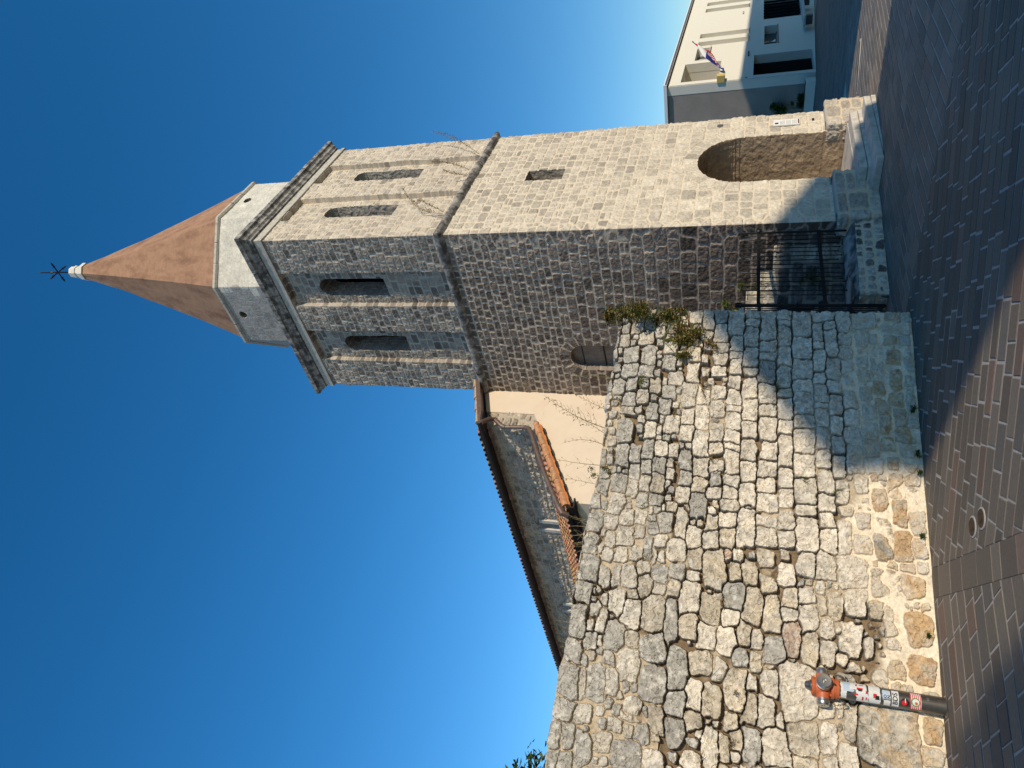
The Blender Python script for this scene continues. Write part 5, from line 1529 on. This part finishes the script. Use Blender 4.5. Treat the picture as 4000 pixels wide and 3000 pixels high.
flag('blue_flag', 'small blue and white flag drooping just below the larger flag', (1.05, .08, 4.02), (.95, -.35, 4.33),
     [(.80, -.28, 4.34), (.62, -.2, 4.16), (.55, -.15, 4.02)], [(1.0, -.25, 4.33), (1.02, -.2, 4.2), (.98, -.12, 4.06)],
     [(0, 1, 0, .35, 'blue'), (0, 1, .35, .55, 'flagwhite'), (0, 1, .55, 1, 'blue')], .05, 3)

# ================================================================== PLANTS
def leaves(b, pts, size, rr, flat=.3, droop=0.0):
    """pointed leaf blades, two triangles folded along the midrib"""
    for p in pts:
        s = size * rr.uniform(.6, 1.35)
        d = Vector((rr.gauss(0, 1), rr.gauss(0, 1), rr.gauss(0, 1) * flat - droop)).normalized()
        w = d.cross(Vector((rr.gauss(0, .5), rr.gauss(0, .5), 1))).normalized()
        n = d.cross(w)
        b.add([p, p + d * s * .5 + w * s * .24 + n * s * .08, p + d * s, p + d * s * .5 - w * s * .24 + n * s * .08], [(0, 1, 2), (0, 2, 3)])
def bush(name, label, cat, center, rad, n, size, mats, seed, group=None, stems=8, sq=(1, 1, 1), root=None, lumps=6, droop=0.0, stem_m='stemgreen'):
    rr = random.Random(seed)
    e_ = empty(name, tuple(center), label=label, cat=cat, group=group)
    cl = [Vector((rr.gauss(0, .45), rr.gauss(0, .45), rr.gauss(0, .45))) for _ in range(lumps)]
    bs = {m: MB() for m in mats}
    for i in range(n):
        c = rr.choice(cl); r_ = rr.uniform(.18, .5)
        d = Vector((rr.gauss(0, 1), rr.gauss(0, 1), rr.gauss(0, 1))).normalized() * r_ * rr.random() ** .5
        p = c + d
        if p.length > 1.15: p = p.normalized() * 1.15
        p = Vector((p.x * rad * sq[0], p.y * rad * sq[1], p.z * rad * sq[2]))
        leaves(bs[rr.choices(list(mats), weights=list(mats.values()))[0]], [p], size, rr, droop=droop)
    for m, b in bs.items():
        if b.v: b.build('foliage', M[m], e_)
    b = MB(); rt_ = Vector(root) if root else Vector((0, 0, -rad * sq[2]))
    for i in range(stems):
        c = rr.choice(cl); p = Vector((c.x * rad * sq[0], c.y * rad * sq[1], c.z * rad * sq[2]))
        mid = rt_.lerp(p, .5) + Vector((rr.uniform(-.1, .1), rr.uniform(-.1, .1), rr.uniform(-.05, .1))) * rad
        b.tube([rt_, mid, p], [size * .10, size * .07, size * .03], 4)
    if stems: b.build('stem', M[stem_m], e_)
    return e_
def tuft(name, label, base, n, h, spread, m, seed, group=None, nrm=None, w=.004, curve=.5, cat='weed', up=1.0, seedm=None):
    """thin grassy or twiggy stems rising from one crack"""
    rr = random.Random(seed)
    e_ = empty(name, tuple(base), label=label, cat=cat, group=group)
    b = MB(); lf = MB()
    nrm = nrm or Vector((0, 0, 0))
    for i in range(n):
        L = h * rr.uniform(.4, 1.1)
        d = (Vector((rr.gauss(0, spread), rr.gauss(0, spread), up)) + nrm * rr.uniform(.1, .7)).normalized()
        side_ = Vector((rr.gauss(0, 1), rr.gauss(0, 1), -.4)) * curve
        p0 = Vector((rr.gauss(0, .012), rr.gauss(0, .012), 0))
        pts = [p0 + d * L * t + side_ * L * t * t * .4 for t in (0, .33, .66, 1)]
        b.tube(pts, [w, w * .8, w * .55, w * .2], 3)
        if seedm:
            k = int(6 + L * 40)
            leaves(lf, [pts[0].lerp(pts[3], .25 + .75 * q / k) + Vector((rr.gauss(0, .006),) * 3) + (pts[1] - pts[0].lerp(pts[3], .33)) * .5 for q in range(k)], .018, rr)
    b.build('stem', M[m], e_)
    if lf.v: lf.build('foliage', M[seedm], e_)
    return e_
def wild_stem(name, label, base, tip, nb_, m, seed, group=None, w=.006, leafm='leafdry', ls=.03, bl=.22):
    """one tall dried stalk with side sprigs"""
    rr = random.Random(seed)
    e_ = empty(name, tuple(base), label=label, cat='dry stalk', group=group)
    B_ = Vector(base); v = Vector(tip) - B_; L = v.length
    b = MB(); lf = MB()
    bow = Vector((rr.uniform(-.1, .1), rr.uniform(-.1, .1), .02)) * L
    P_ = [v * t + bow * math.sin(math.pi * t) for t in [q / 8 for q in range(9)]]
    b.tube(P_, [w * (1 - .8 * q / 8) for q in range(9)], 4)
    u_ = v.normalized().cross(Vector((0.7, .7, 0))).normalized()
    for i in range(nb_):
        t = .18 + .8 * i / nb_; k = min(int(t * 8), 7); p = P_[k].lerp(P_[k + 1], t * 8 - k)
        sd = (1 if i % 2 else -1)
        l = bl * L * rr.uniform(.5, 1.0) * (1.15 - t)
        d = (v.normalized() * .75 + u_ * sd * .8 + Vector((rr.gauss(0, .2), rr.gauss(0, .2), rr.gauss(0, .1)))).normalized()
        q_ = [p, p + d * l * .5, p + (d + v.normalized() * .4) * l * .9]
        b.tube(q_, [w * .4, w * .3, w * .12], 3)
        for r_ in range(int(3 + l * 25)): leaves(lf, [q_[0].lerp(q_[2], rr.random())], ls, rr)
    b.build('stem', M[m], e_)
    if lf.v: lf.build('foliage', M[leafm], e_)
    return e_

WNV = Vector((WN[0], WN[1], 0)); WDV = Vector((WD[0], WD[1], 0))
# big clump hanging over the right-hand end of the wall
bush('wall_bush', 'largest green and yellowing leafy clump spilling over the upper right end of the rubble wall', 'bush', WP(.10, 2.74, .05), .40, 5200, .045,
     {'leaf': .40, 'leafdry': .34, 'leafdark': .08, 'leafbrown': .18}, 1, sq=(.75, .75, 1.0), stems=14, lumps=9)
bush('wall_bush', 'sparse yellow green sprays hanging on the wall face just below the big leafy clump', 'bush', WP(.30, 2.30, .05), .32, 2400, .042,
     {'leaf': .45, 'leafdry': .4, 'leafbrown': .25}, 2, sq=(.95, .5, 1.0), stems=12, lumps=8, root=(-.1, .05, .2))
bush('wall_bush', 'thin rusty brown withered weed in the wall below the green clump', 'bush', WP(.50, 2.02, .05), .16, 500, .032, {'leafbrown': .6, 'leafdry': .4}, 3, sq=(1, .5, .8), stems=10)
tuft('wall_weed', 'reddish dry tuft in a joint high on the right part of the wall', WP(.98, 2.05, .02), 26, .16, .5, 'stem', 4, nrm=WNV, up=-.2, seedm='leafbrown')
tuft('wall_weed', 'green and yellow grassy tuft near the wall top, right of the cream gable foot', WP(.95, 2.72, .02), 30, .16, .5, 'stemgreen', 5, nrm=WNV, up=-.4, seedm='leaf')
bush('wall_weed', 'yellow green tussock standing on the wall top against the cream gable', 'weed', WP(2.03, 3.02, -.02), .11, 420, .026, {'leafdry': .6, 'leaf': .4}, 6, sq=(.8, .8, 1.2), stems=8)
wts = [(1.32, 2.32, 'stem', 'leafdry'), (1.55, 2.62, 'stemgreen', 'leaf'), (2.35, 2.56, 'stemgreen', 'leaf'), (1.78, 1.92, 'stem', 'leafdry'), (.32, 1.32, 'stemgreen', 'leaf'), (.93, 1.30, 'stemgreen', 'leaf'),
       (2.9, 2.52, 'stem', 'leafbrown'), (3.2, 1.75, 'stem', 'leafbrown'), (3.95, 1.6, 'stem', 'leafbrown'), (4.35, 1.62, 'stem', 'leafbrown'), (4.55, 1.85, 'stem', 'leafbrown'), (3.6, 2.4, 'stem', 'leafbrown'), (1.95, 1.05, 'stemgreen', 'leaf'), (2.05, .78, 'stemgreen', 'leaf')]
for i, (t, z, m_, l_) in enumerate(wts):
    where = 'rusty brown dry tuft hanging in a wall joint' if m_ == 'stem' else 'small green tuft growing in a wall joint'
    tuft('wall_weed', where, WP(t, z, .01), 9, .10, .5, m_, 20 + i, nrm=WNV, up=-.3, seedm=l_, group='brown tufts in the wall joints' if m_ == 'stem' else 'green tufts in the wall joints')
for i, (t, z, r_) in enumerate([(1.13, .03, .05), (1.62, .03, .035), (1.80, .02, .025), (2.40, .04, .02), (3.25, .05, .022)]):
    bush('ground_weed', ('largest dark green weed where the wall meets the paving' if i == 0 else 'small dark green weed at the foot of the rubble wall'), 'weed', WP(t, z + .02, .05), r_, int(60 + r_ * 2200), .022, {'leafdark': .8, 'leaf': .2}, 40 + i,
         sq=(1, .7, .9), stems=3, group=None if i == 0 else 'small weeds at the wall foot')
# dried stalks standing on the wall in front of the cream gable
stalks = [((2.95, 3.02), (2130, 1580), 13), ((1.35, 3.0), (1.05, 3.80), 0), ]
def WT(t, z, off=-.25): return WP(t, z, off)
for i, (t0, t1, z1, n_, s_) in enumerate([(1.42, 1.02, 3.86, 22, 0.03), (1.20, .98, 3.50, 12, .03), (1.62, 1.62, 3.55, 9, .02), (1.50, 1.28, 3.40, 9, .022), (1.85, 1.80, 3.70, 7, .018), (2.08, 2.02, 3.60, 8, .02), (2.6, 2.66, 3.72, 5, .016), (2.45, 2.40, 3.45, 5, .014)]):
    wild_stem('dry_stalk', 'tall feathery dried stalk on the wall top, highest before the cream gable' if i == 0 else 'thin dried stalk rising from the wall top before the church', WT(t0, 3.02), WT(t1, z1), n_, 'stem', 60 + i, w=.006 if i == 0 else .004, ls=s_,
              group=None if i == 0 else 'dried stalks on the wall top')
for i, (t, h) in enumerate([(2.55, .40), (2.75, .34), (3.15, .30), (3.55, .34), (3.75, .28), (4.35, .16)]):
    tuft('dry_grass', 'bunch of bleached dry grass and twigs on the wall top', WT(t, 3.06, -.2), 9, h * .75, .5, 'stem', 80 + i, group='dry grass on the wall top', cat='dry grass', seedm='leafdry' if i % 2 else None)
# leafy vine stem up the tower
wild_stem('climbing_stem', 'thin green climbing stem on the dark tower face left of the blocked window', (-.03, 3.06, 3.5), (-.03, 3.02, 4.75), 22, 'stemgreen', 99, leafm='leaf', ls=.03, w=.004, bl=.04)
tuft('moss_tuft', 'yellow green mossy fringe on the dark tower face above the courtyard wall', (-.01, 1.35, 1.95), 60, .12, .9, 'stemgreen', 98, nrm=Vector((-1, 0, 0)), up=.3, seedm='leaf')
# weeds rooted in the string course
for i, (bx_, tp_, n_, lab) in enumerate([(2.63, (3.30, -.32, 7.65), 16, 'yellow weed stalk leaning out from the right end of the string course'), (2.02, (1.98, -.30, 7.15), 13, 'upright thin yellow weed on the string course right of the middle pilaster'),
                                    (1.82, (1.72, -.28, 6.85), 8, 'shortest pair of thin weeds on the string course between the bays'), (.50, (1.12, -.32, 7.40), 16, 'longest leaning yellow weed near the left end of the string course'),
                                    (.56, (.70, -.28, 6.95), 9, 'smaller weed beside the longest one near the tower corner')]):
    wild_stem('ledge_weed', lab, (bx_, -.09, 6.46), tp_, n_ * 2, 'stem', 110 + i, leafm='leafdry', ls=.035, w=.006, bl=.07)
# courtyard greenery
bush('courtyard_ivy', 'dark ivy hanging on the block wall behind the railing', 'ivy', tuple(Y0 + YD * .42 + Vector((-.06, -.05, .78))), .16, 380, .035, {'leafdark': .9, 'leaf': .1}, 130, sq=(1, 1, 1.4), stems=5)
bush('courtyard_ivy', 'bright green shrub beyond the gate post scroll', 'ivy', tuple(Y0 + YD * .92 + Vector((-.05, -.05, 1.80))), .16, 420, .04, {'leafdark': .3, 'leaf': .7}, 131, sq=(1, 1, .9), stems=5)
bush('courtyard_ivy', 'thin ferny growth on the tower foot behind the railing', 'ivy', (-.04, 1.05, 1.62), .12, 260, .03, {'leaf': .8, 'leafdark': .2}, 132, sq=(.4, 1.4, 1.0), stems=5)
# shrubs by the white building
for i, (x, y, z, r_, n_, lab) in enumerate([(-.9, 1.5, 1.45, .55, 2600, 'rounded green shrub against the grey side wall of the white building'), (-1.0, .9, .55, .42, 2000, 'dark green shrub in the planter at the corner of the white building'),
                                         (-.9, 2.2, 2.35, .35, 700, 'pale feathery shrub top beside the tower edge')]):
    bush('shrub', lab, 'shrub', tuple(BW(x, y, z)), r_, n_, .10 if i < 2 else .12, {'leaf': .6, 'leafdark': .4} if i != 1 else {'leafdark': 1.0}, 140 + i, sq=(1, 1, 1.0), stems=10, root=(0, 0, -z))
pn = empty('planter_box', tuple(BW(-1.1, 1.2, 0)), ba, label='long white planter box at the foot of the grey side wall', cat='planter')
b = MB(); b.box((0, .2, .22), (.55, 2.6, .45)); b.build('trough', M['render_white'], pn, bevel=.01); b = MB(); b.box((0, .2, .452), (.47, 2.5, .02)); b.build('soil', M['dirt'], pn)

# trees: foliage top at the left edge of the picture, seen over the wall
def tree(name, label, base, h, crown, n, size, seed, mats={'leaf': .5, 'leafdark': .4, 'leafdry': .1}, tr=.05, limbs=9, sq=(1, 1, 1), group=None, lumps=24):
    rr = random.Random(seed)
    e_ = empty(name, tuple(base), label=label, cat='tree', group=group)
    b = MB(); b.tube([(0, 0, 0), (.03, .02, h * .35), (-.02, .03, h * .62)], [tr * 1.4, tr, tr * .75], 10)
    top = Vector((-.02, .03, h * .62)); cc = Vector((0, 0, h - crown * sq[2])); cl = []
    for i in range(limbs):
        a = i * 2.4 + rr.uniform(-.3, .3); el = rr.uniform(.1, 1.3)
        d = Vector((math.cos(a) * math.cos(el) * sq[0], math.sin(a) * math.cos(el) * sq[1], math.sin(el) * sq[2])) * crown * rr.uniform(.6, .95)
        e2 = cc + d; b.tube([top - Vector((0, 0, rr.uniform(0, .2) * h)), top.lerp(e2, .5) + Vector((0, 0, .05)), e2], [tr * .5, tr * .3, tr * .08], 6); cl.append(e2)
    b.build('trunk', M['bark'], e_)
    for i in range(lumps):
        d = Vector((rr.gauss(0, 1), rr.gauss(0, 1), rr.gauss(0, 1))).normalized() * crown * rr.uniform(.3, .95)
        cl.append(cc + Vector((d.x * sq[0], d.y * sq[1], d.z * sq[2])))
    bs = {m: MB() for m in mats}
    for i in range(n):
        c = rr.choice(cl); d = Vector((rr.gauss(0, 1), rr.gauss(0, 1), rr.gauss(0, 1))) * crown * .13
        leaves(bs[rr.choices(list(mats), weights=list(mats.values()))[0]], [c + d], size, rr, droop=.3)
    cr = empty('crown', (0, 0, 0)); cr.parent = e_
    for m, b in bs.items():
        if b.v: b.build('foliage', M[m], cr)
    return e_
tree('fruit_tree', 'leafy green tree top showing over the wall at the left edge of the photo', (-6.95, 2.35, 2.6), 1.22, .42, 620, .085, 5, tr=.03, sq=(1.0, 1.0, .85), mats={'leaf': .55, 'leafdark': .35, 'leafdry': .1})

# ================================================================== HOUSES BEHIND THE CAMERA (their shadows fall across the lane)
def house(name, label, prof, y0, y1, m, wins, base_z=0.0):
    e_ = empty(name, (prof[0][0], y0, 0), label=label, cat='house')
    o0 = Vector(e_.location)
    b = MB(); b.prism([Vector((x, y0, z)) - o0 for x, z in prof], (0, y1 - y0, 0)); b.build('wall', m, e_)
    for (x, z, w, h) in wins:
        f = MB(); f.box(Vector((x, y0 + .02, z)) - o0, (w + .16, .06, h + .16)); fo = f.build('window', M['cut_pale'], e_)
        f = MB(); f.box(Vector((x, y0 + .056, z)) - o0, (w, .03, h)); f.build('pane', M['glass'], fo)
    return e_
hp = [(-8.82, -.1), (-3.32, -.1), (-3.32, 9.74), (-6.67, 11.21), (-8.82, 9.74)]
h1 = house('gabled_house', 'gabled house across the lane behind the camera', hp, -26.0, -34.0, M['render_white'], [(x, z, .9, 1.3) for x in (-7.5, -4.7) for z in (1.8, 4.6, 7.4)])
o0 = Vector(h1.location)
b = MB(); 
b.prism([Vector((-8.86, -25.9, 9.73)) - o0, Vector((-6.67, -25.9, 11.22)) - o0, Vector((-6.67, -25.9, 11.30)) - o0, Vector((-8.88, -25.9, 9.81)) - o0], (0, -8.2, 0))
b.prism([Vector((-6.67, -25.9, 11.22)) - o0, Vector((-3.27, -25.9, 9.73)) - o0, Vector((-3.25, -25.9, 9.81)) - o0, Vector((-6.67, -25.9, 11.30)) - o0], (0, -8.2, 0)); b.build('roof', M['spire'], h1)
h1b = house('annex', 'low flat-roofed annex beside the gabled house behind the camera', [(-5.4, -.1), (-.27, -.1), (-.27, 4.95), (-5.4, 4.95)], -14.0, -20.0, M['stucco'], [(-4.4, 1.8, .8, 1.2), (-2.6, 1.8, .8, 1.2), (-1.0, 1.8, .8, 1.2)])
h2 = house('long_house', 'long tall house across the square behind the camera', [(4.42, -1.5), (40, -1.5), (40, 10.0), (4.42, 10.0)], -14.0, -24.0, M['render_white'], [(7 + 4 * i, z, 1.0, 1.5) for i in range(8) for z in (1.8, 5.2, 8.2)])
tree('plane_tree', 'broad tree beyond the lane behind the camera', (-10.9, -22.5, 0), 8.25, .85, 2600, .15, 9, tr=.12, sq=(.8, 1, 1.0), mats={'leafdark': .7, 'leaf': .3})
